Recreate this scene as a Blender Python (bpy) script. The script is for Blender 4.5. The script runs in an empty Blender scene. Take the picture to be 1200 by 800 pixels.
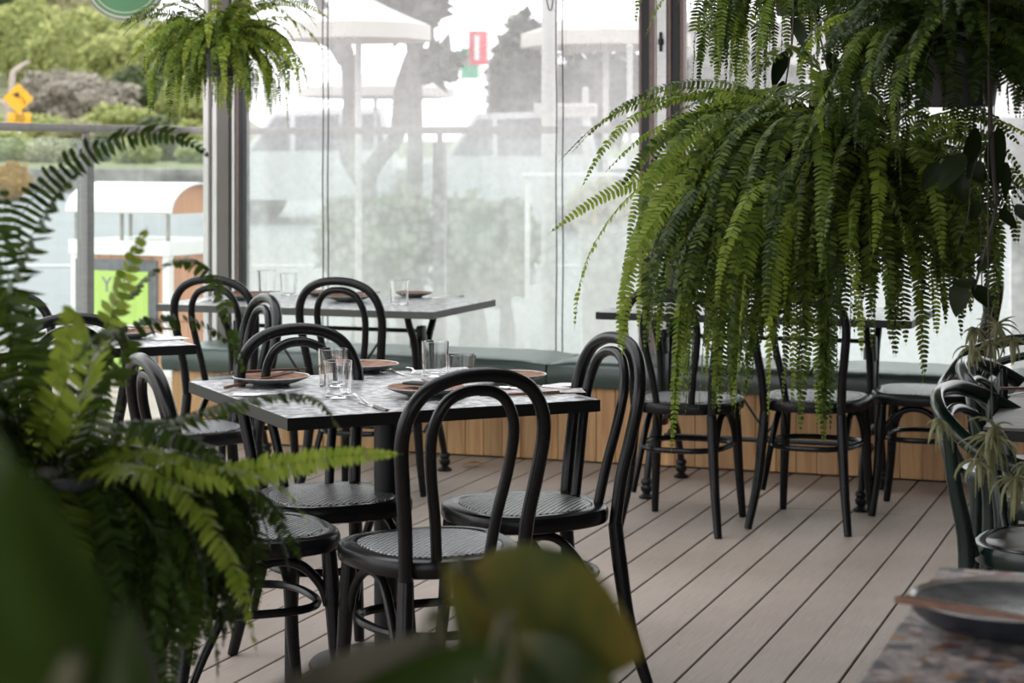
import bpy, bmesh, math, random
from mathutils import Vector, Matrix, noise
R = math.radians
PI = math.pi
rng = random.Random(7)
col = bpy.context.scene.collection

# ------------------------------------------------------------------ camera frame
YAW = R(19.76)      # the deck boards run 19.76 degrees off the viewing direction
F = 2330.0          # focal length in pixels of the 1200 px wide frame
HOR = 178.0         # pixel row of the horizon
EYE = 1.38
CA, SA = math.cos(YAW), math.sin(YAW)

def cw(X, Y, z=0.0):
    """camera-lateral metres (X right, Y ahead) -> world (x along the bench, y along the boards)"""
    return Vector((CA * X - SA * Y, SA * X + CA * Y, z))

def at(px, py, Y):
    return cw((px - 600) / F * Y, Y, EYE - (py - HOR) * Y / F)

def on(px, py, z):
    return at(px, py, F * (EYE - z) / (py - HOR))

# ------------------------------------------------------------------ mesh builder
class MB:
    def __init__(self):
        self.v = []; self.f = []; self.uv = None
    def add(self, vs, fs):
        n = len(self.v)
        self.v.extend([tuple(p) for p in vs])
        self.f.extend([tuple(i + n for i in q) for q in fs])
        return self
    def box(self, c, s, rz=0.0, bev=0.0, seg=2, rot=None):
        bm = bmesh.new()
        bmesh.ops.create_cube(bm, size=1.0)
        for v in bm.verts:
            v.co.x *= s[0]; v.co.y *= s[1]; v.co.z *= s[2]
        if bev > 0:
            bmesh.ops.bevel(bm, geom=bm.edges[:], offset=bev, segments=seg, profile=0.5, affect='EDGES')
        M = Matrix.Translation(Vector(c)) @ (rot if rot is not None else Matrix.Rotation(rz, 4, 'Z'))
        bm.verts.index_update()
        vs = [M @ v.co for v in bm.verts]
        fs = [[v.index for v in q.verts] for q in bm.faces]
        bm.free()
        return self.add(vs, fs)
    def tube(self, pts, rad, n=10, closed=False, cap=True, flat=1.0, sub=0):
        pts = [Vector(p) for p in pts]
        if sub:
            pts, rad = spline(pts, rad, sub, closed)
        m = len(pts)
        if not isinstance(rad, (list, tuple)):
            rad = [rad] * m
        prev = None
        vs = []; fs = []
        for i, p in enumerate(pts):
            if closed:
                t = pts[(i + 1) % m] - pts[i - 1]
            else:
                t = pts[min(i + 1, m - 1)] - pts[max(i - 1, 0)]
            t.normalize()
            if prev is None:
                up = Vector((0, 0, 1)) if abs(t.z) < 0.9 else Vector((1, 0, 0))
                a = t.cross(up).normalized()
            else:
                a = prev - t * prev.dot(t)
                a.normalize()
            prev = a
            b = t.cross(a)
            for k in range(n):
                th = 2 * PI * k / n
                vs.append(p + (a * math.cos(th) + b * math.sin(th) * flat) * rad[i])
        for i in range(m if closed else m - 1):
            j = (i + 1) % m
            for k in range(n):
                l = (k + 1) % n
                fs.append((i * n + k, i * n + l, j * n + l, j * n + k))
        if cap and not closed:
            fs.append(tuple(range(n))[::-1]); fs.append(tuple((m - 1) * n + k for k in range(n)))
        return self.add(vs, fs)
    def lathe(self, prof, n=28, c=(0, 0, 0), close=False, cap=True):
        vs = []; fs = []
        m = len(prof)
        for (r, z) in prof:
            for k in range(n):
                th = 2 * PI * k / n
                vs.append((c[0] + r * math.cos(th), c[1] + r * math.sin(th), c[2] + z))
        rg = m if close else m - 1
        for i in range(rg):
            j = (i + 1) % m
            for k in range(n):
                l = (k + 1) % n
                fs.append((i * n + k, i * n + l, j * n + l, j * n + k))
        if not close and cap:
            if prof[0][0] > 1e-6: fs.append(tuple(range(n))[::-1])
            if prof[-1][0] > 1e-6: fs.append(tuple((m - 1) * n + k for k in range(n)))
        return self.add(vs, fs)
    def rings(self, rings, cap0=True, cap1=True):
        n = len(rings[0]); vs = []; fs = []
        for r in rings: vs.extend(r)
        for i in range(len(rings) - 1):
            for k in range(n):
                l = (k + 1) % n
                fs.append((i * n + k, i * n + l, (i + 1) * n + l, (i + 1) * n + k))
        if cap0: fs.append(tuple(range(n))[::-1])
        if cap1: fs.append(tuple((len(rings) - 1) * n + k for k in range(n)))
        return self.add(vs, fs)
    def prism(self, poly, z0, z1):
        n = len(poly)
        return self.rings([[(x, y, z0) for x, y in poly], [(x, y, z1) for x, y in poly]])
    def xf(self, M):
        self.v = [tuple(M @ Vector(p)) for p in self.v]
        return self
    def build(self, name, mat, parent=None, smooth=True, angle=38, label=None, kind=None, loc=None, rz=0):
        me = bpy.data.meshes.new(name)
        me.from_pydata(self.v, [], self.f)
        me.validate()
        if mat is not None: me.materials.append(mat)
        if smooth:
            me.polygons.foreach_set('use_smooth', [True] * len(me.polygons))
            try: me.set_sharp_from_angle(angle=R(angle))
            except Exception: pass
        me.update()
        o = bpy.data.objects.new(name, me)
        col.objects.link(o)
        if parent is not None: o.parent = parent
        if label: o['label'] = label
        if kind: o['kind'] = kind
        if loc is not None: o.location = loc
        if rz: o.rotation_euler = (0, 0, rz)
        return o

def spline(pts, rad, sub, closed=False):
    m = len(pts); out = []; ro = []
    rl = list(rad) if isinstance(rad, (list, tuple)) else [rad] * m
    rg = m if closed else m - 1
    for i in range(rg):
        if closed:
            p0, p1, p2, p3 = pts[i - 1], pts[i], pts[(i + 1) % m], pts[(i + 2) % m]
            r1, r2 = rl[i], rl[(i + 1) % m]
        else:
            p0, p1, p2, p3 = pts[max(i - 1, 0)], pts[i], pts[i + 1], pts[min(i + 2, m - 1)]
            r1, r2 = rl[i], rl[i + 1]
        for s in range(sub):
            t = s / sub
            out.append(0.5 * ((2 * p1) + (p2 - p0) * t + (2 * p0 - 5 * p1 + 4 * p2 - p3) * t * t + (3 * p1 - p0 - 3 * p2 + p3) * t ** 3))
            ro.append(r1 + (r2 - r1) * t)
    if not closed:
        out.append(pts[-1].copy()); ro.append(rl[-1])
    return out, ro

def thing(name, label, cat, loc=(0, 0, 0), rz=0.0, group=None):
    o = bpy.data.objects.new(name, None)
    o.empty_display_size = 0.1
    col.objects.link(o)
    o.location = loc; o.rotation_euler = (0, 0, rz)
    o['label'] = label; o['category'] = cat
    if group: o['group'] = group
    return o

def tag(o, label, cat, group=None, kind=None):
    o['label'] = label; o['category'] = cat
    if group: o['group'] = group
    if kind: o['kind'] = kind
    return o

def structure(o):
    o['kind'] = 'structure'
    return o

KIDS = {}
def copy_tree(o, parent=None):
    c = o.copy(); col.objects.link(c)
    if parent is not None:
        c.parent = parent
        c.matrix_parent_inverse = o.matrix_parent_inverse.copy()
    for ch in [x for x in list(o.children)]:
        copy_tree(ch, c)
    return c

def place(proto, used, loc, rz, label, group=None):
    """first call moves the prototype itself, later ones copy it with its parts"""
    o = copy_tree(proto) if used[0] else proto
    used[0] = True
    o.location = loc; o.rotation_euler = (0, 0, rz)
    o['label'] = label
    if group: o['group'] = group
    return o

# ------------------------------------------------------------------ materials
def nodes(name):
    m = bpy.data.materials.new(name); m.use_nodes = True
    nt = m.node_tree
    return m, nt, nt.nodes['Principled BSDF'], nt.nodes['Material Output']

def setc(b, c, rough=0.5, metal=0.0, spec=0.5):
    b.inputs['Base Color'].default_value = (*c, 1); b.inputs['Roughness'].default_value = rough
    b.inputs['Metallic'].default_value = metal
    b.inputs['Specular IOR Level'].default_value = spec

def N(nt, t, **kw):
    n = nt.nodes.new(t)
    for k, v in kw.items():
        if hasattr(n, k): setattr(n, k, v)
    return n

def ramp(nt, stops, interp='LINEAR'):
    r = nt.nodes.new('ShaderNodeValToRGB')
    r.color_ramp.interpolation = interp
    el = r.color_ramp.elements
    while len(el) < len(stops): el.new(0.5)
    for e, (p, c) in zip(el, stops):
        e.position = p; e.color = (*c, 1)
    return r

def plain(name, c, rough=0.5, metal=0.0, var=0.12, scale=9.0, bump=0.0, bscale=60.0, spec=0.5, stretch=(1, 1, 1)):
    """a paint or solid with soft procedural mottling"""
    m, nt, b, out = nodes(name)
    setc(b, c, rough, metal, spec)
    tc = N(nt, 'ShaderNodeTexCoord'); mp = N(nt, 'ShaderNodeMapping')
    mp.inputs['Scale'].default_value = stretch
    nz = N(nt, 'ShaderNodeTexNoise'); nz.inputs['Scale'].default_value = scale; nz.inputs['Detail'].default_value = 5
    nt.links.new(tc.outputs['Object'], mp.inputs['Vector']); nt.links.new(mp.outputs['Vector'], nz.inputs['Vector'])
    lo = tuple(max(0, x * (1 - var)) for x in c); hi = tuple(min(1, x * (1 + var)) for x in c)
    r = ramp(nt, [(0.3, lo), (0.7, hi)])
    nt.links.new(nz.outputs['Fac'], r.inputs['Fac']); nt.links.new(r.outputs['Color'], b.inputs['Base Color'])
    if bump > 0:
        n2 = N(nt, 'ShaderNodeTexNoise'); n2.inputs['Scale'].default_value = bscale; n2.inputs['Detail'].default_value = 3
        bp = N(nt, 'ShaderNodeBump'); bp.inputs['Strength'].default_value = bump; bp.inputs['Distance'].default_value = 0.01
        nt.links.new(mp.outputs['Vector'], n2.inputs['Vector'])
        nt.links.new(n2.outputs['Fac'], bp.inputs['Height']); nt.links.new(bp.outputs['Normal'], b.inputs['Normal'])
    return m

def leafmat(name, c1, c2, trans=0.4, rough=0.45):
    """leaf: colour varies from leaflet to leaflet, some light passes through"""
    m, nt, b, out = nodes(name)
    g = N(nt, 'ShaderNodeNewGeometry')
    r = ramp(nt, [(0.0, c1), (1.0, c2)])
    nt.links.new(g.outputs['Random Per Island'], r.inputs['Fac'])
    b.inputs['Roughness'].default_value = rough
    b.inputs['Specular IOR Level'].default_value = 0.18
    nt.links.new(r.outputs['Color'], b.inputs['Base Color'])
    tr = N(nt, 'ShaderNodeBsdfTranslucent')
    mx = N(nt, 'ShaderNodeMixShader'); mx.inputs['Fac'].default_value = trans
    hs = N(nt, 'ShaderNodeHueSaturation'); hs.inputs['Value'].default_value = 1.5; hs.inputs['Hue'].default_value = 0.485
    nt.links.new(r.outputs['Color'], hs.inputs['Color']); nt.links.new(hs.outputs['Color'], tr.inputs['Color'])
    nt.links.new(b.outputs['BSDF'], mx.inputs[1]); nt.links.new(tr.outputs['BSDF'], mx.inputs[2])
    nt.links.new(mx.outputs['Shader'], out.inputs['Surface'])
    return m

def woodmat(name, c1, c2, scale=3.0, stretch=(8, 8, 0.6), rough=0.55, island=0.35):
    m, nt, b, out = nodes(name)
    tc = N(nt, 'ShaderNodeTexCoord'); mp = N(nt, 'ShaderNodeMapping'); mp.inputs['Scale'].default_value = stretch
    g = N(nt, 'ShaderNodeNewGeometry')
    ad = N(nt, 'ShaderNodeVectorMath'); ad.operation = 'MULTIPLY_ADD'
    cb = N(nt, 'ShaderNodeCombineXYZ')
    for i in range(3): nt.links.new(g.outputs['Random Per Island'], cb.inputs[i])
    nt.links.new(cb.outputs['Vector'], ad.inputs[0]); ad.inputs[1].default_value = (37, 23, 51)
    nt.links.new(tc.outputs['Object'], mp.inputs['Vector']); nt.links.new(mp.outputs['Vector'], ad.inputs[2])
    nz = N(nt, 'ShaderNodeTexNoise'); nz.inputs['Scale'].default_value = scale; nz.inputs['Detail'].default_value = 8; nz.inputs['Roughness'].default_value = 0.65
    nz.inputs['Distortion'].default_value = 0.6
    nt.links.new(ad.outputs['Vector'], nz.inputs['Vector'])
    r = ramp(nt, [(0.28, c1), (0.72, c2)])
    nt.links.new(nz.outputs['Fac'], r.inputs['Fac'])
    hs = N(nt, 'ShaderNodeHueSaturation')
    mr = N(nt, 'ShaderNodeMapRange'); mr.inputs['To Min'].default_value = 1 - island; mr.inputs['To Max'].default_value = 1 + island
    nt.links.new(g.outputs['Random Per Island'], mr.inputs['Value']); nt.links.new(mr.outputs['Result'], hs.inputs['Value'])
    nt.links.new(r.outputs['Color'], hs.inputs['Color']); nt.links.new(hs.outputs['Color'], b.inputs['Base Color'])
    b.inputs['Roughness'].default_value = rough
    bp = N(nt, 'ShaderNodeBump'); bp.inputs['Strength'].default_value = 0.25; bp.inputs['Distance'].default_value = 0.004
    nt.links.new(nz.outputs['Fac'], bp.inputs['Height']); nt.links.new(bp.outputs['Normal'], b.inputs['Normal'])
    return m

def canemat():
    m, nt, b, out = nodes('black_cane')
    setc(b, (0.03, 0.031, 0.033), 0.24, spec=0.75)
    tc = N(nt, 'ShaderNodeTexCoord')
    ws = []
    for rot in (R(45), R(-45)):
        mp = N(nt, 'ShaderNodeMapping'); mp.inputs['Rotation'].default_value = (0, 0, rot)
        w = N(nt, 'ShaderNodeTexWave'); w.inputs['Scale'].default_value = 25
        nt.links.new(tc.outputs['Object'], mp.inputs['Vector']); nt.links.new(mp.outputs['Vector'], w.inputs['Vector'])
        ws.append(w)
    mu = N(nt, 'ShaderNodeMath'); mu.operation = 'MAXIMUM'
    nt.links.new(ws[0].outputs['Fac'], mu.inputs[0]); nt.links.new(ws[1].outputs['Fac'], mu.inputs[1])
    bp = N(nt, 'ShaderNodeBump'); bp.inputs['Strength'].default_value = 0.7; bp.inputs['Distance'].default_value = 0.003
    nt.links.new(mu.outputs['Value'], bp.inputs['Height']); nt.links.new(bp.outputs['Normal'], b.inputs['Normal'])
    r = ramp(nt, [(0.45, (0.002, 0.002, 0.003)), (0.92, (0.30, 0.303, 0.31))])  # grey strand tops: window sheen painted into the black cane
    nt.links.new(mu.outputs['Value'], r.inputs['Fac']); nt.links.new(r.outputs['Color'], b.inputs['Base Color'])
    return m

def deckmat():
    m, nt, b, out = nodes('composite_deck_board')
    setc(b, (0.4, 0.35, 0.32), 0.5)
    tc = N(nt, 'ShaderNodeTexCoord'); g = N(nt, 'ShaderNodeNewGeometry')
    mp = N(nt, 'ShaderNodeMapping'); mp.inputs['Scale'].default_value = (60, 1.6, 1)
    nz = N(nt, 'ShaderNodeTexNoise'); nz.inputs['Scale'].default_value = 4; nz.inputs['Detail'].default_value = 6
    nt.links.new(tc.outputs['Object'], mp.inputs['Vector']); nt.links.new(mp.outputs['Vector'], nz.inputs['Vector'])
    n2 = N(nt, 'ShaderNodeTexNoise'); n2.inputs['Scale'].default_value = 2.2; n2.inputs['Detail'].default_value = 4
    nt.links.new(tc.outputs['Object'], n2.inputs['Vector'])
    r = ramp(nt, [(0.25, (0.305, 0.25, 0.208)), (0.75, (0.395, 0.332, 0.282))])
    nt.links.new(nz.outputs['Fac'], r.inputs['Fac'])
    r2 = ramp(nt, [(0.3, (0.86, 0.84, 0.83)), (0.7, (1.06, 1.06, 1.07))])
    nt.links.new(n2.outputs['Fac'], r2.inputs['Fac'])
    mu = N(nt, 'ShaderNodeMix'); mu.data_type = 'RGBA'; mu.blend_type = 'MULTIPLY'; mu.inputs['Factor'].default_value = 1
    nt.links.new(r.outputs['Color'], mu.inputs['A']); nt.links.new(r2.outputs['Color'], mu.inputs['B'])
    # small dark specks trodden into the boards
    vo = N(nt, 'ShaderNodeTexVoronoi'); vo.inputs['Scale'].default_value = 14
    nt.links.new(tc.outputs['Object'], vo.inputs['Vector'])
    r3 = ramp(nt, [(0.035, (0.35, 0.33, 0.32)), (0.055, (1, 1, 1))])
    nt.links.new(vo.outputs['Distance'], r3.inputs['Fac'])
    m2 = N(nt, 'ShaderNodeMix'); m2.data_type = 'RGBA'; m2.blend_type = 'MULTIPLY'; m2.inputs['Factor'].default_value = 1
    nt.links.new(mu.outputs['Result'], m2.inputs['A']); nt.links.new(r3.outputs['Color'], m2.inputs['B'])
    hs = N(nt, 'ShaderNodeHueSaturation')
    mr = N(nt, 'ShaderNodeMapRange'); mr.inputs['To Min'].default_value = 0.92; mr.inputs['To Max'].default_value = 1.08
    nt.links.new(g.outputs['Random Per Island'], mr.inputs['Value']); nt.links.new(mr.outputs['Result'], hs.inputs['Value'])
    nt.links.new(m2.outputs['Result'], hs.inputs['Color']); nt.links.new(hs.outputs['Color'], b.inputs['Base Color'])
    bp = N(nt, 'ShaderNodeBump'); bp.inputs['Strength'].default_value = 0.15; bp.inputs['Distance'].default_value = 0.003
    nt.links.new(nz.outputs['Fac'], bp.inputs['Height']); nt.links.new(bp.outputs['Normal'], b.inputs['Normal'])
    return m

def mosaicmat(name, cols, scale=26, rough=0.28, bump=0.5, grout=(0.35, 0.35, 0.36), dark=(0.5, 0.5, 0.5), fine=70):
    """table top pressed with a broken mosaic pattern"""
    m, nt, b, out = nodes(name)
    tc = N(nt, 'ShaderNodeTexCoord')
    vo = N(nt, 'ShaderNodeTexVoronoi'); vo.inputs['Scale'].default_value = scale
    ve = N(nt, 'ShaderNodeTexVoronoi'); ve.feature = 'DISTANCE_TO_EDGE'; ve.inputs['Scale'].default_value = scale
    nz = N(nt, 'ShaderNodeTexNoise'); nz.inputs['Scale'].default_value = 9; nz.inputs['Detail'].default_value = 5
    wp = N(nt, 'ShaderNodeVectorMath'); wp.operation = 'MULTIPLY_ADD'; wp.inputs[1].default_value = (0.05, 0.05, 0)
    nt.links.new(tc.outputs['Object'], nz.inputs['Vector'])
    nt.links.new(nz.outputs['Color'], wp.inputs[0]); nt.links.new(tc.outputs['Object'], wp.inputs[2])
    nt.links.new(wp.outputs['Vector'], vo.inputs['Vector']); nt.links.new(wp.outputs['Vector'], ve.inputs['Vector'])
    sp = N(nt, 'ShaderNodeSeparateColor'); nt.links.new(vo.outputs['Color'], sp.inputs['Color'])
    n = len(cols)
    r = ramp(nt, [(i / n, c) for i, c in enumerate(cols)], 'CONSTANT')
    nt.links.new(sp.outputs['Red'], r.inputs['Fac'])
    n3 = N(nt, 'ShaderNodeTexNoise'); n3.inputs['Scale'].default_value = fine; n3.inputs['Detail'].default_value = 6
    nt.links.new(tc.outputs['Object'], n3.inputs['Vector'])
    r4 = ramp(nt, [(0.40, dark), (0.52, (1.0, 1.0, 1.0)), (0.7, (1.25, 1.25, 1.25))])
    nt.links.new(n3.outputs['Fac'], r4.inputs['Fac'])
    mu = N(nt, 'ShaderNodeMix'); mu.data_type = 'RGBA'; mu.blend_type = 'MULTIPLY'; mu.inputs['Factor'].default_value = 0.8
    nt.links.new(r.outputs['Color'], mu.inputs['A']); nt.links.new(r4.outputs['Color'], mu.inputs['B'])
    re = ramp(nt, [(0.01, (0, 0, 0)), (0.05, (1, 1, 1))])
    nt.links.new(ve.outputs['Distance'], re.inputs['Fac'])
    mg = N(nt, 'ShaderNodeMix'); mg.data_type = 'RGBA'
    nt.links.new(re.outputs['Color'], mg.inputs['Factor']); mg.inputs['A'].default_value = (*grout, 1)
    nt.links.new(mu.outputs['Result'], mg.inputs['B'])
    nt.links.new(mg.outputs['Result'], b.inputs['Base Color'])
    b.inputs['Roughness'].default_value = rough
    bp = N(nt, 'ShaderNodeBump'); bp.inputs['Strength'].default_value = bump; bp.inputs['Distance'].default_value = 0.002
    nt.links.new(n3.outputs['Fac'], bp.inputs['Height']); nt.links.new(bp.outputs['Normal'], b.inputs['Normal'])
    return m

def blindmat():
    """clear weather blind: see-through film, milky with damp, speckled with drops"""
    m, nt, b, out = nodes('clear_weather_film')
    tc = N(nt, 'ShaderNodeTexCoord')
    tp = N(nt, 'ShaderNodeBsdfTransparent'); tp.inputs['Color'].default_value = (0.97, 0.98, 0.98, 1)
    tl = N(nt, 'ShaderNodeBsdfTranslucent'); tl.inputs['Color'].default_value = (0.86, 0.85, 0.84, 1)
    gl = N(nt, 'ShaderNodeBsdfGlossy'); gl.inputs['Roughness'].default_value = 0.12; gl.inputs['Color'].default_value = (1, 1, 1, 1)
    # broad damp patches (more towards the bottom), vertical run marks, fine droplets
    n1 = N(nt, 'ShaderNodeTexNoise'); n1.inputs['Scale'].default_value = 1.6; n1.inputs['Detail'].default_value = 4
    mp = N(nt, 'ShaderNodeMapping'); mp.inputs['Scale'].default_value = (16, 1, 0.8)
    n2 = N(nt, 'ShaderNodeTexNoise'); n2.inputs['Scale'].default_value = 2.5; n2.inputs['Detail'].default_value = 4
    vo = N(nt, 'ShaderNodeTexVoronoi'); vo.inputs['Scale'].default_value = 34
    nt.links.new(tc.outputs['Object'], n1.inputs['Vector']); nt.links.new(tc.outputs['Object'], mp.inputs['Vector'])
    nt.links.new(mp.outputs['Vector'], n2.inputs['Vector']); nt.links.new(tc.outputs['Object'], vo.inputs['Vector'])
    sx = N(nt, 'ShaderNodeSeparateXYZ'); nt.links.new(tc.outputs['Object'], sx.inputs['Vector'])
    gr = N(nt, 'ShaderNodeMapRange'); gr.inputs['From Min'].default_value = 0.4; gr.inputs['From Max'].default_value = 2.1
    gr.inputs['To Min'].default_value = 0.60; gr.inputs['To Max'].default_value = 0.26
    nt.links.new(sx.outputs['Z'], gr.inputs['Value'])
    def madd(a, k, c):
        q = N(nt, 'ShaderNodeMath'); q.operation = 'MULTIPLY_ADD'
        nt.links.new(a, q.inputs[0]); q.inputs[1].default_value = k
        if isinstance(c, float): q.inputs[2].default_value = c
        else: nt.links.new(c, q.inputs[2])
        return q.outputs['Value']
    x = madd(n1.outputs['Fac'], 0.5, -0.25)
    x = madd(n2.outputs['Fac'], 0.05, x)
    x = madd(vo.outputs['Distance'], 0.07, x)
    # larger beads of condensation across the middle of the sheet
    v2 = N(nt, 'ShaderNodeTexVoronoi'); v2.inputs['Scale'].default_value = 20
    nt.links.new(tc.outputs['Object'], v2.inputs['Vector'])
    bd = N(nt, 'ShaderNodeMapRange'); bd.inputs['From Min'].default_value = 0.15; bd.inputs['From Max'].default_value = 0.7
    bd.inputs['To Min'].default_value = 0.075; bd.inputs['To Max'].default_value = -0.075
    nt.links.new(v2.outputs['Distance'], bd.inputs['Value'])
    bz = ramp(nt, [(0.22, (0, 0, 0)), (0.34, (1, 1, 1)), (0.44, (1, 1, 1)), (0.56, (0, 0, 0))])
    dz = N(nt, 'ShaderNodeMath'); dz.operation = 'DIVIDE'; nt.links.new(sx.outputs['Z'], dz.inputs[0]); dz.inputs[1].default_value = 2.5
    nt.links.new(dz.outputs['Value'], bz.inputs['Fac'])
    bm_ = N(nt, 'ShaderNodeMath'); bm_.operation = 'MULTIPLY_ADD'
    nt.links.new(bd.outputs['Result'], bm_.inputs[0]); nt.links.new(bz.outputs['Color'], bm_.inputs[1]); nt.links.new(x, bm_.inputs[2])
    x = bm_.outputs['Value']
    q = N(nt, 'ShaderNodeMath'); q.operation = 'ADD'; nt.links.new(x, q.inputs[0]); nt.links.new(gr.outputs['Result'], q.inputs[1])
    s = N(nt, 'ShaderNodeMath'); s.operation = 'SUBTRACT'; nt.links.new(q.outputs['Value'], s.inputs[0]); s.inputs[1].default_value = 0.09
    s.use_clamp = True
    m1 = N(nt, 'ShaderNodeMixShader'); nt.links.new(s.outputs['Value'], m1.inputs['Fac'])
    nt.links.new(tp.outputs['BSDF'], m1.inputs[1]); nt.links.new(tl.outputs['BSDF'], m1.inputs[2])
    m2 = N(nt, 'ShaderNodeMixShader'); m2.inputs['Fac'].default_value = 0.04
    nt.links.new(m1.outputs['Shader'], m2.inputs[1]); nt.links.new(gl.outputs['BSDF'], m2.inputs[2])
    nt.links.new(m2.outputs['Shader'], out.inputs['Surface'])
    return m

def panemat(name='clear_balustrade_glass', tint=(0.90, 0.95, 0.93), milk=0.02):
    m, nt, b, out = nodes(name)
    tp = N(nt, 'ShaderNodeBsdfTransparent'); tp.inputs['Color'].default_value = (*tint, 1)
    gl = N(nt, 'ShaderNodeBsdfGlossy'); gl.inputs['Roughness'].default_value = 0.03
    df = N(nt, 'ShaderNodeBsdfTranslucent'); df.inputs['Color'].default_value = (0.9, 0.92, 0.92, 1)
    nz = N(nt, 'ShaderNodeTexNoise'); nz.inputs['Scale'].default_value = 3
    tc = N(nt, 'ShaderNodeTexCoord'); nt.links.new(tc.outputs['Object'], nz.inputs['Vector'])
    mk = N(nt, 'ShaderNodeMath'); mk.operation = 'MULTIPLY'; mk.inputs[1].default_value = milk * 2; nt.links.new(nz.outputs['Fac'], mk.inputs[0])
    m1 = N(nt, 'ShaderNodeMixShader'); nt.links.new(mk.outputs['Value'], m1.inputs['Fac'])
    nt.links.new(tp.outputs['BSDF'], m1.inputs[1]); nt.links.new(df.outputs['BSDF'], m1.inputs[2])
    m2 = N(nt, 'ShaderNodeMixShader'); m2.inputs['Fac'].default_value = 0.05
    nt.links.new(m1.outputs['Shader'], m2.inputs[1]); nt.links.new(gl.outputs['BSDF'], m2.inputs[2])
    nt.links.new(m2.outputs['Shader'], out.inputs['Surface'])
    return m

def glassmat():
    m, nt, b, out = nodes('drinking_glass')
    setc(b, (1, 1, 1), 0.02)
    b.inputs['Transmission Weight'].default_value = 1.0
    b.inputs['IOR'].default_value = 1.42
    nz = N(nt, 'ShaderNodeTexNoise'); nz.inputs['Scale'].default_value = 25
    tc = N(nt, 'ShaderNodeTexCoord'); nt.links.new(tc.outputs['Object'], nz.inputs['Vector'])
    r = ramp(nt, [(0.4, (0.01, 0.01, 0.01)), (0.8, (0.05, 0.05, 0.05))])
    nt.links.new(nz.outputs['Fac'], r.inputs['Fac']); nt.links.new(r.outputs['Color'], b.inputs['Roughness'])
    return m

M = {}
M['black'] = plain('black_painted_timber', (0.0065, 0.0066, 0.0072), 0.27, var=0.3, scale=14, bump=0.03, bscale=50, spec=0.27)
M['cane'] = canemat()
M['blackmetal'] = plain('black_powder_coat', (0.008, 0.0083, 0.0092), 0.42, var=0.25, bump=0.05, bscale=180, spec=0.3)
M['green_paint'] = plain('dark_green_paint', (0.008, 0.020, 0.016), 0.22, var=0.3, scale=12)
M['green_seat'] = woodmat('worn_dark_timber_seat', (0.035, 0.03, 0.022), (0.10, 0.088, 0.07), 3, (1.5, 12, 8), 0.3, 0.1)
M['deck'] = deckmat()
M['under'] = plain('shadowed_joist_bed', (0.012, 0.01, 0.009), 0.9)
M['benchwood'] = woodmat('bench_cladding', (0.33, 0.16, 0.06), (0.68, 0.42, 0.20), 2.2, (9, 9, 0.7), 0.5, 0.24)
M['vinyl'] = plain('sage_green_vinyl', (0.034, 0.062, 0.053), 0.34, var=0.06, scale=5, bump=0.10, bscale=14, spec=1.0)
M['piping'] = plain('dark_green_piping', (0.05, 0.085, 0.074), 0.4)
M['top'] = mosaicmat('pale_pressed_table_top', [(0.44, 0.44, 0.445), (0.52, 0.52, 0.52), (0.34, 0.34, 0.35), (0.55, 0.545, 0.54), (0.46, 0.46, 0.465)], 46, 0.3, 0.5, (0.2, 0.2, 0.21), (0.07, 0.07, 0.08), 34)
M['topedge'] = plain('black_table_edge', (0.007, 0.007, 0.0075), 0.38, spec=0.3)
M['darkedge'] = plain('grey_green_table_edge', (0.06, 0.062, 0.052), 0.4)
M['mosaic'] = mosaicmat('patterned_mosaic_top', [(0.42, 0.37, 0.36), (0.10, 0.10, 0.12), (0.48, 0.42, 0.405), (0.26, 0.12, 0.095), (0.52, 0.465, 0.44), (0.22, 0.21, 0.22), (0.45, 0.39, 0.375), (0.40, 0.23, 0.11), (0.40, 0.36, 0.35)], 40, 0.35, 0.3, (0.20, 0.185, 0.185))
M['greytop'] = woodmat('weathered_dark_table_top', (0.075, 0.068, 0.062), (0.2, 0.185, 0.17), 3, (2, 9, 9), 0.42, 0.05)
M['glass'] = glassmat()
M['steel'] = plain('brushed_cutlery_steel', (0.72, 0.71, 0.70), 0.22, 1.0, var=0.08)
M['chop'] = woodmat('brown_chopstick_wood', (0.10, 0.045, 0.025), (0.21, 0.10, 0.06), 4, (6, 6, 6), 0.4, 0.2)
M['chopdark'] = plain('dark_chopstick_sleeve', (0.016, 0.014, 0.013), 0.4)
M['glaze'] = plain('brown_speckled_glaze', (0.25, 0.15, 0.105), 0.8, var=0.3, scale=40, spec=0.06)
M['glazedark'] = plain('blue_black_glaze', (0.016, 0.019, 0.026), 0.3, var=0.3, scale=30)
M['glazeout'] = plain('blue_grey_glaze', (0.10, 0.11, 0.115), 0.25, var=0.45, scale=30)
M['rimglaze'] = plain('pale_rim_glaze', (0.45, 0.42, 0.39), 0.25, var=0.3, scale=30)
M['napkin'] = plain('white_paper_napkin', (0.72, 0.71, 0.70), 0.8, var=0.05, bump=0.1)
M['darknap'] = plain('dark_folded_napkin', (0.02, 0.02, 0.021), 0.8)
M['paper'] = plain('printed_paper', (0.42, 0.38, 0.36), 0.7, var=0.6, scale=35)
M['pot'] = plain('black_plastic_pot', (0.018, 0.019, 0.022), 0.45, var=0.15)
M['soil'] = plain('dark_potting_soil', (0.03, 0.02, 0.013), 0.95, var=0.4, bump=0.6)
M['wire'] = plain('dark_wire', (0.02, 0.02, 0.02), 0.4, 0.5)
M['alu'] = plain('brushed_aluminium', (0.50, 0.50, 0.49), 0.4, 0.85, var=0.1, stretch=(1, 1, 12))
M['alusat'] = plain('weathered_rail_metal', (0.27, 0.26, 0.24), 0.55, 0.3, var=0.15, stretch=(3, 3, 3))
M['postgrey'] = plain('satin_grey_post', (0.22, 0.22, 0.215), 0.5, 0.3, var=0.1, stretch=(1, 1, 6))
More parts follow.
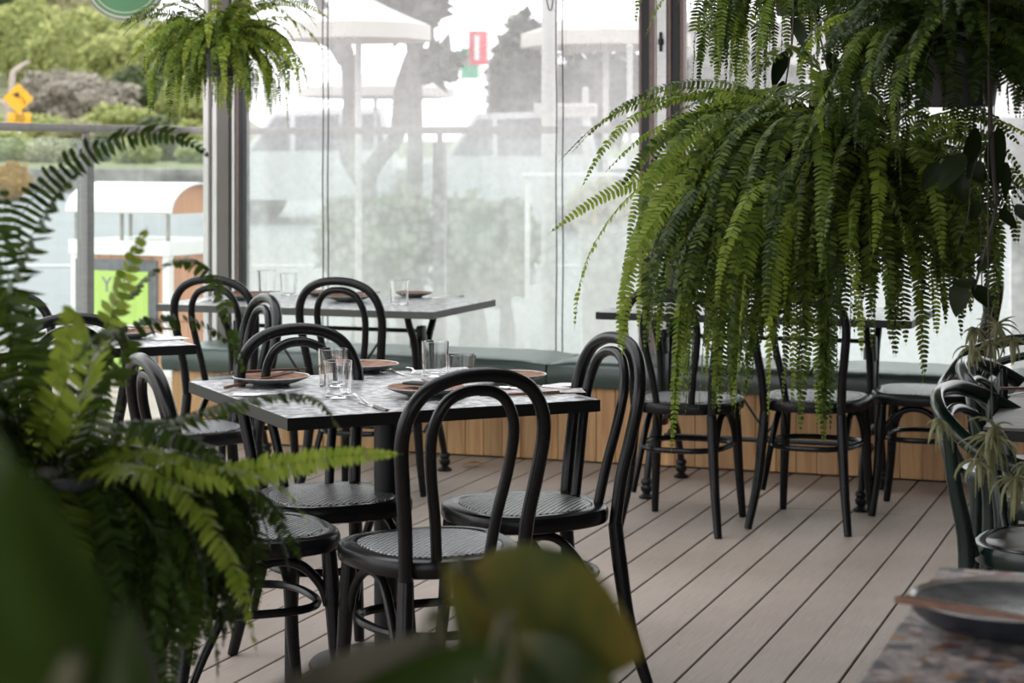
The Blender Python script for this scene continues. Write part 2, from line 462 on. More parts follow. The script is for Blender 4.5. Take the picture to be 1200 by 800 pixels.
M['white_frame'] = plain('white_powder_coat', (0.72, 0.71, 0.69), 0.45, var=0.04)
M['taupe'] = plain('taupe_frame', (0.19, 0.165, 0.15), 0.5, var=0.12, stretch=(8, 8, 0.5))
M['brown_frame'] = plain('brown_edge_strip', (0.22, 0.155, 0.135), 0.55, var=0.2, stretch=(20, 20, 3))
M['darkslot'] = plain('black_track', (0.009, 0.009, 0.011), 0.5)
M['grey_frame'] = plain('grey_frame_face', (0.14, 0.125, 0.11), 0.55, var=0.06)
M['film'] = blindmat()
M['pane'] = panemat()
M['ceil'] = plain('grey_ceiling_lining', (0.34, 0.33, 0.32), 0.8, var=0.05)
M['wallpaint'] = plain('dark_grey_wall', (0.06, 0.06, 0.06), 0.8, var=0.1)
# ------------------------------------------------------------------ the deck, roof and walls
BENCH_Y = 8.42
WIN_Y = 8.97
LEFT_X = -4.96
def build_shell():
    mb = MB()
    pitch = 0.1345; gap = 0.0075
    x = LEFT_X - 0.02
    joint = 7.62
    y0, y1 = -2.6, 9.36
    while x < 2.6:
        w = pitch - gap
        mb.box((x + w / 2, (y0 + joint) / 2 - 0.001, -0.0125), (w, joint - y0 - 0.003, 0.025), bev=0.0018, seg=1)
        mb.box((x + w / 2, (joint + y1) / 2 + 0.001, -0.0125), (w, y1 - joint - 0.003, 0.025), bev=0.0018, seg=1)
        x += pitch
    fl = structure(mb.build('floor', M['deck'], smooth=False))
    u = MB().box((-1.2, 3.4, -0.08), (7.7, 12.0, 0.10))
    ub = u.build('floor_joist_bed', M['under'], fl, smooth=False)
    c = MB().box((0.90, 3.4, 2.76), (3.8, 12.6, 0.12))  # unseen roof pieces, shaped to dim the right side, bench and tall fern
    structure(c.build('unseen_ceiling', M['ceil'], smooth=False))
    c2 = MB().box((-3.0, 8.25, 2.76), (4.0, 2.9, 0.12))
    structure(c2.build('unseen_ceiling', M['ceil'], smooth=False))
    c3 = MB().box((-3.0, 0.25, 2.76), (4.0, 6.3, 0.12))
    structure(c3.build('unseen_ceiling', M['ceil'], smooth=False))
    # added rafters, unseen; roof left open between them to light tables and floor
    k = 5
    for bx in (-5.0, -3.82, -2.5, -1.32):
        structure(MB().box((bx, 3.4, 2.72), (0.07, 12.6, 0.10), bev=0.004).build('trim_%d' % k, M['taupe'], smooth=False)); k += 1
    w = MB().box((2.66, 3.4, 1.30), (0.12, 12.0, 2.9))
    structure(w.build('wall_right', M['wallpaint'], smooth=False))
    h = MB().box((-1.2, WIN_Y, 2.62), (7.6, 0.16, 0.14))
    structure(h.build('trim_1', M['taupe'], smooth=False))
build_shell()

def post_strips(name, label, strips, y, parent_mat):
    """a window post made of upright strips: (x0, x1, depth, y offset, material)"""
    first = None
    for (x0, x1, d, dy, mt, nm) in strips:
        b = MB().box(((x0 + x1) / 2, y + dy, 1.30), (abs(x1 - x0), d, 2.74), bev=0.002, seg=1)
        o = b.build(nm if first else name, M[mt], first, smooth=False)
        if first is None:
            first = structure(o)
    return first

# pixel columns measured on the window line, turned into metres along the bench
def wx(px, y=WIN_Y):
    k = (px - 600) / F
    Y = y / (CA + SA * k)
    return CA * k * Y - SA * Y

A = wx(245); 
tl = post_strips('trim_2', '', [
    (wx(260), wx(273.5), 0.10, 0.0, 'grey_frame', ''),
    (wx(243), wx(249), 0.07, -0.01, 'white_frame', 'white_bead'),
    (wx(249), wx(254), 0.05, 0.0, 'taupe', 'taupe_strip'),
    (wx(254), wx(259.5), 0.08, -0.01, 'white_frame', 'white_bead'),
    (wx(273.5), wx(277), 0.08, -0.006, 'darkslot', 'track_slot'),
    (wx(277), wx(280), 0.08, -0.01, 'white_frame', 'white_bead'),
    (wx(280), wx(284), 0.07, -0.005, 'brown_frame', 'brown_strip'),
    (wx(284), wx(289), 0.08, -0.006, 'darkslot', 'track_slot'),
], WIN_Y, None)
tr = post_strips('trim_3', '', [
    (wx(772.5), wx(784.5), 0.10, 0.0, 'alu', ''),
    (wx(751.5), wx(755), 0.07, -0.01, 'brown_frame', 'brown_strip'),
    (wx(755), wx(764.5), 0.08, -0.006, 'darkslot', 'track_slot'),
    (wx(764.5), wx(771), 0.09, -0.01, 'brown_frame', 'brown_strip'),
    (wx(771), wx(772.5), 0.09, -0.012, 'white_frame', 'white_bead'),
    (wx(784.5), wx(786), 0.08, -0.006, 'darkslot', 'track_slot'),
    (wx(786), wx(790), 0.09, -0.01, 'brown_frame', 'brown_strip'),
    (wx(790), wx(799.5), 0.08, -0.006, 'darkslot', 'track_slot'),
    (wx(799.5), wx(803.5), 0.07, -0.01, 'brown_frame', 'brown_strip'),
], WIN_Y, None)
for pz, hh in ((1.38 + 128 * 9.3 / F, 0.09), (1.38 + 18 * 9.3 / F, 0.012)):
    b = MB().box((wx(778), WIN_Y - 0.055, pz), (0.026, 0.012, hh * 0.3), bev=0.002)
    b.box((wx(778), WIN_Y - 0.06, pz), (0.010, 0.014, hh), bev=0.002)
    b.build('latch', M['darkslot'], tr)
post_strips('trim_4', '', [
    (wx(1226), wx(1250), 0.10, 0.0, 'white_frame', ''),
    (wx(1214), wx(1226), 0.07, 0.0, 'brown_frame', 'brown_strip'),
    (wx(1250), wx(1262), 0.07, 0.0, 'brown_frame', 'brown_strip')], WIN_Y, None)

# ------------------------------------------------------------------ clear roll-down weather blinds
def blind(x0, x1, label, cords, seams, seed):
    t = thing('weather_blind', label, 'window blind', ((x0 + x1) / 2, WIN_Y, 0.0))
    r = random.Random(seed)
    W = x1 - x0; nx, nz = 60, 44
    mb = MB(); vs = []; fs = []
    for j in range(nz + 1):
        z = 0.20 + (2.54 - 0.20) * j / nz
        for i in range(nx + 1):
            x = -W / 2 + W * i / nx
            y = 0.006 * math.sin(3.1 * x + 2.2 * z + seed) * math.sin(PI * i / nx) + 0.010 * noise.noise((x * 1.1, seed, z * 2.3)) * math.sin(PI * i / nx)
            vs.append((x, y, z))
    for j in range(nz):
        for i in range(nx):
            k = j * (nx + 1) + i
            fs.append((k, k + 1, k + nx + 2, k + nx + 1))
    mb.add(vs, fs).build('film_sheet', M['film'], t)
    for sx in seams:
        MB().box((sx - (x0 + x1) / 2, -0.008, 1.37), (0.012, 0.004, 2.34)).build('welded_seam', M['film'], t, smooth=False)
    for cx in cords:
        pts = [Vector((cx - (x0 + x1) / 2 + 0.002 * math.sin(9 * z), -0.02, z)) for z in [0.38 + 0.1 * q for q in range(23)]]
        MB().tube(pts, 0.0032, 6).build('guide_cord', M['wire'], t)
    return t
cx1 = wx(655)
b1 = blind(wx(289), wx(752), 'wide clear plastic blind with tree trunks and hedge showing through, above the long green cushion', [wx(380.5), wx(386.5), wx(653.5), wx(661)], [], 1)
# hanging cord loop at the top of the long blind
lp = []
c0 = b1.location
for q in range(25):
    th = 2 * PI * q / 24
    lp.append(Vector((wx(647) - c0.x + 0.022 * math.sin(th), -0.03, 2.07 + 0.15 + 0.17 * math.cos(th) * (1.0))))
MB().tube(lp[:-1], 0.0032, 6, closed=True).build('cord_loop', M['wire'], b1)
blind(wx(804), wx(1214), 'clear plastic blind behind the hanging ferns, between dark post and room corner', [wx(908), wx(1165)], [], 2)

# ------------------------------------------------------------------ bench with cushions
def bench():
    t = thing('banquette_bench', 'long low bench clad in upright honey-coloured boards under the windows', 'bench', (0, 0, 0))
    x0, x1 = -4.76, 1.6
    mb = MB(); r = random.Random(3); x = x0
    while x < x1:
        w = r.choice([0.088, 0.09, 0.092, 0.088])
        mb.box((x + w / 2, BENCH_Y + 0.011 + r.uniform(-0.0012, 0.0012), 0.170), (w - 0.0025, 0.022, 0.325), bev=0.002, seg=1)
        x += w
    mb.build('front_cladding', M['benchwood'], t, smooth=False)
    mb = MB(); y = BENCH_Y + 0.03
    while y < WIN_Y - 0.1:
        mb.box((x0 + 0.008, y + 0.044, 0.170), (0.022, 0.087, 0.325), bev=0.002, seg=1); y += 0.09
    mb.build('end_cladding', M['benchwood'], t, smooth=False)
    MB().box(((x0 + x1) / 2, (BENCH_Y + WIN_Y) / 2 - 0.03, 0.330), (x1 - x0, WIN_Y - BENCH_Y - 0.10, 0.012)).build('seat_board', M['benchwood'], t, smooth=False)
    MB().box(((x0 + x1) / 2, BENCH_Y + 0.05, 0.012), (x1 - x0 - 0.02, 0.05, 0.024)).build('plinth', M['under'], t, smooth=False)
    for hx in (wx(692, BENCH_Y), wx(240, BENCH_Y)):
        MB().box((hx, BENCH_Y - 0.003, 0.318), (0.014, 0.006, 0.035), bev=0.002).build('catch_plate', M['white_frame'], t)
    return t
bench()

def cushion(x0, x1, label, seed):
    w = x1 - x0; d = WIN_Y - 0.10 - (BENCH_Y - 0.02); h = 0.118
    t = thing('bench_cushion', label, 'cushion', ((x0 + x1) / 2, BENCH_Y - 0.02 + d / 2, 0.3365), 0, 'green cushions along the window bench')
    nx, ny = 56, 20
    def pt(i, j, top):
        u = 2 * i / nx - 1; v = 2 * j / ny - 1
        e = (1 - abs(u) ** 18) * (1 - abs(v) ** 8)
        wr = 0.004 * noise.noise((u * w * 9, v * 2.0, seed)) * (abs(v) ** 2 + abs(u) ** 6)
        ex = u * (w / 2 - 0.002); ey = v * (d / 2)
        pinch = 0.012 * (abs(u) ** 14)
        z = (h - 0.012 + 0.014 * e + wr - pinch) if top else 0.0
        ey += (0.004 * noise.noise((u * w * 6, seed, 3)) if abs(v) > 0.9 else 0)
        return (ex, ey, z)
    mb = MB(); vs = []; fs = []
    for j in range(ny + 1):
        for i in range(nx + 1): vs.append(pt(i, j, True))
    n = len(vs)
    for j in range(ny):
        for i in range(nx):
            k = j * (nx + 1) + i; fs.append((k, k + 1, k + nx + 2, k + nx + 1))
    ring = [i for i in range(nx + 1)] + [j * (nx + 1) + nx for j in range(1, ny + 1)] + [ny * (nx + 1) + i for i in range(nx - 1, -1, -1)] + [j * (nx + 1) for j in range(ny - 1, 0, -1)]
    m = len(ring); lev = 5
    for L in range(1, lev + 1):
        f_ = L / lev
        for k in ring:
            x, y, z = vs[k]
            bul = 0.010 * math.sin(PI * f_)
            nxn = 1 if x > w / 2 - 0.004 else (-1 if x < -w / 2 + 0.004 else 0); nyn = 1 if y > d / 2 - 0.006 else (-1 if y < -d / 2 + 0.006 else 0)
            vs.append((x + nxn * bul * 0.15, y + nyn * bul, z * (1 - f_)))
    for L in range(lev):
        a0 = ring if L == 0 else [n + (L - 1) * m + q for q in range(m)]
        a1 = [n + L * m + q for q in range(m)]
        for q in range(m):
            p = (q + 1) % m
            fs.append((a0[q], a1[q], a1[p], a0[p]))
    fs.append(tuple(n + (lev - 1) * m + q for q in range(m)))
    mb.add(vs, fs).build('cushion_pad', M['vinyl'], t, angle=60)
    pts = []
    for k in ring:
        x, y, z = vs[k]; pts.append(Vector((x * 1.0, y, z - 0.002)))
    MB().tube(pts, 0.0028, 6, closed=True).build('piping', M['piping'], t)
    return t
cushion(-4.80, -2.857, 'sage green vinyl bench cushion behind the far left table, ending at the seam', 1)
cushion(-2.851, -0.91, 'sage green vinyl bench cushion right of the seam, behind the table by the dark post', 2)
cushion(-0.904, 1.04, 'sage green vinyl bench cushion behind the right-hand ferns and green armchairs', 3)

# ------------------------------------------------------------------ bentwood chairs
def seat_outline(s=1.0, n=44, hw=0.205, hd=0.205):
    out = []
    for k in range(n):
        th = 2 * PI * k / n
        c, s_ = math.cos(th), math.sin(th)
        e = 2.0 / 2.7
        x = hw * math.copysign(abs(c) ** e, c); y = hd * math.copysign(abs(s_) ** e, s_)
        x *= 1 + 0.10 * (y / hd) * 0.9 - 0.02
        out.append((x * s, y * s))
    return out

def mirror(p): return Vector((-p[0], p[1], p[2]))

def make_chair():
    t = thing('bentwood_chair', 'x', 'chair', group=None)
    def ring(s, z): return [(x, y, z) for x, y in seat_outline(s)]
    sb = MB().rings([ring(0.93, 0.424), ring(0.985, 0.428), ring(1.0, 0.436), ring(1.0, 0.455), ring(0.985, 0.464), ring(0.95, 0.468), ring(0.81, 0.4675), ring(0.79, 0.464)])
    so = sb.build('seat', M['black'], t)
    rings = [ring(0.795, 0.463), ring(0.785, 0.4685), ring(0.6, 0.4715), ring(0.3, 0.473), ring(0.05, 0.4735)]
    MB().rings(rings).build('cane_panel', M['cane'], so)
    # back hoop: one bent rod
    half = [(.143, -.186, .42), (.150, -.200, .54), (.163, -.219, .64), (.173, -.236, .735), (.163, -.249, .80), (.128, -.259, .851), (.070, -.266, .879), (0, -.268, .887)]
    pts = [Vector(p) for p in half] + [mirror(p) for p in half[-2::-1]]
    MB().tube(pts, 0.0165, 12, sub=6).build('back_hoop', M['black'], t)
    half = [(.064, -.176, .455), (.076, -.195, .56), (.092, -.213, .65), (.1005, -.229, .73), (.094, -.241, .785), (.070, -.249, .828), (.036, -.254, .847), (0, -.2555, .852)]
    pts = [Vector(p) for p in half] + [mirror(p) for p in half[-2::-1]]
    MB().tube(pts, 0.0132, 12, sub=6).build('inner_hoop', M['black'], t)
    for s in (1, -1):
        MB().tube([Vector((s * .143, -.186, .425)), Vector((s * .150, -.196, .32)), Vector((s * .163, -.218, .16)), Vector((s * .186, -.262, .0015))], [.0185, .0195, .0175, .0145], 12, sub=5).build('leg', M['black'], t)
        MB().tube([Vector((s * .150, .148, .428)), Vector((s * .155, .154, .33)), Vector((s * .163, .164, .16)), Vector((s * .172, .182, .0015))], [.0185, .0200, .0165, .0135], 12, sub=5).build('leg', M['black'], t)
        pts = [Vector((s * p[0], p[1], p[2])) for p in [(.150, .143, .295), (.148, .128, .345), (.143, .085, .392), (.138, .03, .409), (.136, -.03, .392), (.138, -.09, .325), (.143, -.15, .22), (.149, -.190, .135)]]
        MB().tube(pts, [.0085, .0115, .012, .012, .012, .012, .0115, .0095], 10, sub=5).build('side_brace', M['black'], t)
    rp = [Vector((x, y - 0.012, 0.292)) for x, y in seat_outline(0.80, 40)]
    MB().tube(rp, 0.0105, 8, closed=True).build('ring_stretcher', M['black'], t)
    return t
chair0 = make_chair(); used_chair = [False]

def facing(px, py, zc=0.904, rz=0.0, dx=0.0):
    """seat centre of a chair whose hoop top shows at (px, py)"""
    p = on(px, py, zc)
    d = Vector((-math.sin(rz), math.cos(rz), 0))
    q = p + 0.268 * d
    return (q.x + dx * math.cos(rz), q.y + dx * math.sin(rz), 0)

def chair_hoop(px, py, deg, label, group):
    rz = R(deg)
    return place(chair0, used_chair, facing(px, py, rz=rz), rz, label, group)
G1 = 'black bentwood chairs around the main table'
GB = 'black bentwood chairs at the far left table'
GC = 'black bentwood chairs around the small left table'
GD = 'black bentwood chairs at the table by the dark post'
chair_hoop(562, 430, 45, 'nearest black bentwood chair, back towards us, at the near edge of the main table', G1)
chair_hoop(723, 388, 135, 'black bentwood chair at the right of the main table, seen side-on beside clear floor', G1)
chair_hoop(347, 378, -135, 'bentwood chair on the far side of the main table, seat showing under the tabletop', G1)
chair_hoop(166, 413, -45, 'bentwood chair left of the main table, seat half covered by the tall fern', G1)
chair_hoop(247, 322, 2, 'black bentwood chair at the far left table, nearer the window post', GB)
chair_hoop(395, 324, 0, "black bentwood chair at the far left table, above the main table's left glasses", GB)
chair_hoop(313, 343, 135, 'narrow side-on bentwood chair between the two left tables, back hoop edge-on', GC)
chair_hoop(0, 338, -135, 'black bentwood chair at the left border, behind the tall fern', GC)
chair_hoop(85, 366, 45, 'black bentwood chair hidden by fern fronds in front of the small left table', GC)
chair_hoop(782, 333, 0, 'black bentwood chair left of the big hanging fern, below the dark window post', GD)
chair_hoop(934, 332, -3, 'bentwood chair behind the big hanging fern, only seat and legs showing below it', GD)
chair_hoop(1170, 325, 90, 'side-on bentwood chair right of the big hanging fern, hoop top by the air plant', GD)

# ------------------------------------------------------------------ bentwood armchairs (dark green)
def make_armchair(paint, seatmat):
    t = thing('bentwood_armchair', 'x', 'armchair')
    def ring(s, z): return [(x, y, z) for x, y in seat_outline(s, hw=0.215, hd=0.215)]
    so = MB().rings([ring(0.94, 0.415), ring(0.99, 0.42), ring(1.0, 0.43), ring(1.0, 0.452), ring(0.985, 0.462), ring(0.90, 0.466), ring(0.86, 0.462)]).build('seat', paint, t)
    MB().rings([ring(0.875, 0.462), ring(0.86, 0.4645), ring(0.5, 0.4635), ring(0.05, 0.463)]).build('seat_board', seatmat, so)
    half = [(.262, .20, .648), (.277, .10, .655), (.283, -.02, .668), (.270, -.14, .700), (.215, -.235, .76), (.115, -.285, .797), (0, -.30, .805)]
    pts = [Vector(p) for p in half] + [mirror(p) for p in half[-2::-1]]
    MB().tube(pts, [.013] + [.0145] * (len(pts) - 2) + [.013], 12, sub=6, flat=1.35).build('arm_rail', paint, t)
    half = [(.150, -.185, .44), (.175, -.215, .56), (.180, -.238, .66), (.14, -.258, .725), (.07, -.27, .752), (0, -.275, .76)]
    pts = [Vector(p) for p in half] + [mirror(p) for p in half[-2::-1]]
    MB().tube(pts, 0.0125, 10, sub=6).build('inner_hoop', paint, t)
    for s in (1, -1):
        MB().tube([Vector((s * .205, -.235, .77)), Vector((s * .185, -.225, .62)), Vector((s * .168, -.200, .45)), Vector((s * .178, -.215, .22)), Vector((s * .20, -.265, .0015))], [.015, .018, .0205, .019, .015], 12, sub=5).build('leg', paint, t)
        MB().tube([Vector((s * .160, .155, .43)), Vector((s * .165, .162, .25)), Vector((s * .175, .185, .0015))], [.020, .019, .014], 12, sub=5).build('leg', paint, t)
        MB().tube([Vector((s * .268, .17, .66)), Vector((s * .262, .155, .57)), Vector((s * .215, .10, .45))], [.012, .0125, .0115], 10, sub=6).build('arm_support', paint, t)
    MB().tube([Vector((x, y - 0.01, 0.25)) for x, y in seat_outline(0.76, 40)], 0.011, 8, closed=True).build('ring_stretcher', paint, t)
    return t
arm0 = make_armchair(M['green_paint'], M['green_seat']); used_arm = [False]
def arm_at(px, py, zc, deg, label, group):
    rz = R(deg); p = on(px, py, zc); d = Vector((-math.sin(rz), math.cos(rz), 0))
    q = p + 0.30 * d
    return place(arm0, used_arm, (q.x, q.y, 0), rz, label, group)
GF = 'dark green armchairs at the right-hand table'
arm_at(1106, 444, 0.83, -98, 'nearest dark green bentwood armchair with worn wooden seat, beside the patterned table', GF)
arm_at(1130, 414, 0.83, -94, 'green bentwood armchair behind the nearest armchair, arm rail running to the grey tabletop', GF)
arm_at(1222, 388, 0.83, -178, 'armchair at the far end of the grey table, dark rail against the bright window', GF)

# ------------------------------------------------------------------ tables
def pedestal_table(name, label, loc, rz, size, h=0.74, thick=0.03):
    t = thing(name, label, 'table', loc, rz)
    w, d = size
    to = MB().box((0, 0, h - 0.004), (w - 0.006, d - 0.006, 0.008), bev=0.001, seg=1).build('tabletop', M['top'], t, smooth=False)
    e = MB()
    e.box((0, -d / 2 + 0.0015, h - thick / 2 - 0.0008), (w, 0.003, thick)); e.box((0, d / 2 - 0.0015, h - thick / 2 - 0.0008), (w, 0.003, thick))
    e.box((-w / 2 + 0.0015, 0, h - thick / 2 - 0.0008), (0.003, d - 0.006, thick)); e.box((w / 2 - 0.0015, 0, h - thick / 2 - 0.0008), (0.003, d - 0.006, thick))
    e.box((0, 0, h - thick + 0.004), (w - 0.01, d - 0.01, 0.012))
    e.build('edge_band', M['topedge'], t, smooth=False)
    MB().lathe([(0.034, 0.02), (0.034, h - 0.035)], 28).build('column', M['blackmetal'], t)
    MB().box((0, 0, h - 0.032), (0.30, 0.05, 0.012), bev=0.003).box((0, 0, h - 0.032), (0.05, 0.30, 0.0119), bev=0.003).build('spider_bracket', M['blackmetal'], t)
    MB().lathe([(0.0, 0.001), (0.205, 0.001), (0.21, 0.006), (0.205, 0.014), (0.06, 0.022), (0.05, 0.03), (0.036, 0.034)], 40).build('base_plate', M['blackmetal'], t)
    return t
TA = cw(-0.337, 5.348)
pedestal_table('dining_table', 'square main table in sharp focus, pale patterned top, black edge and single column', (TA.x, TA.y, 0), R(45), (0.85, 0.85))
TC = cw(-1.614, 6.808)
pedestal_table('dining_table', 'small table half hidden behind the tall left fern, corner pointing right', (TC.x, TC.y, 0), R(45), (0.85, 0.85))

def trestle_table(label, x0, x1, y0, y1, h=0.74, edge='darkedge'):
    w, d = x1 - x0, y1 - y0
    t = thing('trestle_table', label, 'table', ((x0 + x1) / 2, (y0 + y1) / 2, 0))
    MB().box((0, 0, h - 0.004), (w - 0.006, d - 0.006, 0.008), bev=0.001, seg=1).build('tabletop', M['top'], t, smooth=False)
    e = MB(); th = 0.028
    e.box((0, -d / 2 + 0.0015, h - th / 2 - 0.0008), (w, 0.003, th)); e.box((0, d / 2 - 0.0015, h - th / 2 - 0.0008), (w, 0.003, th))
    e.box((-w / 2 + 0.0015, 0, h - th / 2 - 0.0008), (0.003, d - 0.006, th)); e.box((w / 2 - 0.0015, 0, h - th / 2 - 0.0008), (0.003, d - 0.006, th))
    e.box((0, 0, h - th + 0.004), (w - 0.01, d - 0.01, 0.012))
    e.build('edge_band', M[edge], t, smooth=False)
    k = min(1.0, d / 0.62)
    for sx in (-1, 1):
        px = sx * (w / 2 - 0.20)
        p = MB()
        p.box((px, 0, 0.43), (0.020, 0.060, 0.34), bev=0.004)
        p.box((px, 0, 0.60), (0.03, 0.05, 0.10), bev=0.006)
        p.box((px, 0, h - 0.032), (0.035, 0.42 * k, 0.012), bev=0.002)
        po = p.build('trestle_post', M['blackmetal'], t)
        for sy in (-1, 1):
            MB().tube([Vector((px, sy * 0.155 * k, h - 0.033)), Vector((px, sy * 0.13 * k, 0.66)), Vector((px, sy * 0.085 * k, 0.60)), Vector((px, sy * 0.062, 0.52)), Vector((px, sy * 0.052, 0.36)), Vector((px, sy * 0.04, 0.28))], [.014, .015, .016, .015, .014, .012], 10, sub=4).build('curved_arm', M['blackmetal'], po)
            MB().box((px - 0.012, sy * 0.055, 0.585), (0.03, 0.02, 0.05), bev=0.003).build('clamp', M['alusat'], po)
            MB().tube([Vector((px, sy * 0.03, 0.30)), Vector((px, sy * 0.10 * k, 0.285)), Vector((px, sy * 0.19 * k, 0.22)), Vector((px, sy * 0.245 * k, 0.12)), Vector((px, sy * 0.268 * k, 0.055))], [.014, .0155, .0155, .0145, .013], 10, sub=4).build('leg', M['blackmetal'], t)
            MB().tube([Vector((px, sy * 0.03, 0.20)), Vector((px, sy * 0.09 * k, 0.225)), Vector((px, sy * 0.17 * k, 0.205))], [.007, .008, .007], 8, sub=4).build('scroll', M['blackmetal'], po)
            MB().lathe([(0.0, 0.001), (0.030, 0.001), (0.032, 0.008), (0.020, 0.016), (0.014, 0.022), (0.022, 0.030), (0.025, 0.045), (0.018, 0.055), (0.024, 0.064), (0.022, 0.074), (0.015, 0.08)], 18, (px, sy * 0.268 * k, 0)).build('turned_foot', M['blackmetal'], t)
    MB().tube([Vector((-w / 2 + 0.2, 0, 0.628)), Vector((w / 2 - 0.2, 0, 0.628))], 0.009, 8).build('tie_rod', M['blackmetal'], t)
    MB().tube([Vector((-w / 2 + 0.2, 0, 0.215)), Vector((w / 2 - 0.2, 0, 0.215))], 0.010, 8).build('tie_rod', M['blackmetal'], t)
    for sx in (-1, 1):
        MB().tube([Vector((sx * (w / 2 - 0.36), 0.008 * sx, 0.628)), Vector((-sx * 0.02, 0.008 * sx, 0.215))], 0.005, 8).build('diagonal_rod', M['blackmetal'], t)
    return t
trestle_table('long cast-iron trestle table at far left by the window, set with plates', -4.245, -2.985, 7.375, 8.10)
trestle_table('cast-iron trestle table by the dark window post, half behind the big hanging fern', -2.375, -1.12, 7.60, 8.22, edge='topedge')

def plain_table(label, x0, x1, y0, y1, topmat, edgemat, h=0.74, thick=0.028, name='cafe_table'):
    w, d = x1 - x0, y1 - y0
    t = thing(name, label, 'table', ((x0 + x1) / 2, (y0 + y1) / 2, 0))
    MB().box((0, 0, h - 0.004), (w, d, 0.008), bev=0.0015, seg=1).build('tabletop', topmat, t, smooth=False)
    MB().box((0, 0, h - thick / 2 - 0.006), (w - 0.004, d - 0.004, thick - 0.004), bev=0.001, seg=1).build('edge_band', edgemat, t, smooth=False)
    MB().lathe([(0.035, 0.02), (0.035, h - 0.033)], 28).build('column', M['blackmetal'], t)
    MB().box((0, 0, 0.010), (0.44, 0.44, 0.018), bev=0.004).build('base_plate', M['blackmetal'], t)
    return t
plain_table('dark weathered tabletop at the right edge, green armchairs tucked under it', -0.533, 0.18, 4.73, 5.86, M['greytop'], M['topedge'])
plain_table('patterned mosaic table in the near right corner, blurred, bowl on it', -0.418, 0.36, 2.05, 3.11, M['mosaic'], M['topedge'])
# ------------------------------------------------------------------ tableware
H = 0.74
def make_plate(r=0.107, h=0.026):
    t = thing('stoneware_plate', 'x', 'plate')
    ip = [(r * 0.985, h), (r * 0.91, h - 0.0032), (r * 0.78, h - 0.0065), (r * 0.5, h - 0.0085), (0.0, h - 0.009)]
    op = [(0.0, 0.0005), (r * 0.46, 0.0005), (r * 0.48, 0.004), (r * 0.72, 0.011), (r * 0.96, h - 0.005), (r, h - 0.001), (r * 0.985, h)]
    MB().lathe(op, 40, cap=False).build('plate_body', M['glazeout'], t)
    MB().lathe([(r * 0.986, h), (r * 0.975, h + 0.0006), (r * 0.955, h - 0.0012)], 40, cap=False).build('glazed_rim', M['rimglaze'], t)
    MB().lathe([(r * 0.958, h - 0.001)] + ip[1:], 40, cap=False).build('plate_well', M['glaze'], t)
    return t
plate0 = make_plate(); up = [False]
def plate(px, py, label, group=None, s=1.0):
    p = on(px, py, H)
    o = place(plate0, up, (p.x, p.y, H), 0.3 * len(label), label, group)
    o.scale = (s, s, s)
    return o
def make_tumbler(name, r0, r1, h, w=0.0028, base=0.010):
    t = thing(name, 'x', 'glass')
    prof = [(0.0, 0.0008), (r0 - 0.002, 0.0008), (r0, 0.003), (r1, h - 0.001), (r1 - w / 2, h), (r1 - w, h - 0.001), (r0 - w, base + 0.002), (r0 - w - 0.003, base), (0.0, base)]
    MB().lathe(prof, 32).build('tumbler_wall', M['glass'], t)
    return t
gl0 = make_tumbler('water_glass', 0.036, 0.0405, 0.104); ug = [False]
gs0 = make_tumbler('water_glass', 0.040, 0.0435, 0.070); us = [False]
def glass(px, py, label, short=False, group=None, s=1.0):
    p = on(px, py, H)
    o = place(gs0 if short else gl0, us if short else ug, (p.x, p.y, H), 0, label, group)
    o.scale = (s, s, s)
    return o
def two(pa, pb):
    a = on(*pa, H); b = on(*pb, H); d = b - a
    return a, d.length, math.atan2(d.y, d.x)
def make_fork():
    t = thing('fork', 'x', 'fork')
    mb = MB()
    sec = [(0.0, 0.0075, 0.0025), (0.02, 0.0085, 0.0035), (0.06, 0.0050, 0.008), (0.10, 0.0030, 0.010), (0.125, 0.0035, 0.007), (0.142, 0.0110, 0.003), (0.155, 0.0125, 0.003)]
    rings = [[(x, w, z), (x, w * 0.4, z + 0.0022), (x, -w * 0.4, z + 0.0022), (x, -w, z), (x, -w * 0.4, z - 0.0008), (x, w * 0.4, z - 0.0008)] for x, w, z in sec]
    mb.rings(rings).build('handle', M['steel'], t)
    for q in (-1.5, -0.5, 0.5, 1.5):
        MB().tube([Vector((0.152, q * 0.0062, 0.0036)), Vector((0.168, q * 0.0066, 0.0022)), Vector((0.186, q * 0.0066, 0.0045)), Vector((0.197, q * 0.0064, 0.008))], [.0018, .0017, .0015, .0009], 6).build('tine', M['steel'], t)
    return t
def make_knife():
    t = thing('table_knife', 'x', 'knife')
    sec = [(0.0, 0.0085), (0.03, 0.0085), (0.09, 0.0062)]
    MB().rings([[(x, w, 0.004), (x, 0, 0.0075), (x, -w, 0.004), (x, 0, 0.0006)] for x, w in sec]).build('handle', M['steel'], t)
    poly = [(0.088, -0.005), (0.15, -0.008), (0.19, -0.0075), (0.208, 0.002), (0.20, 0.0062), (0.088, 0.0055)]
    MB().prism(poly, 0.0008, 0.0026).build('blade', M['steel'], t)
    return t
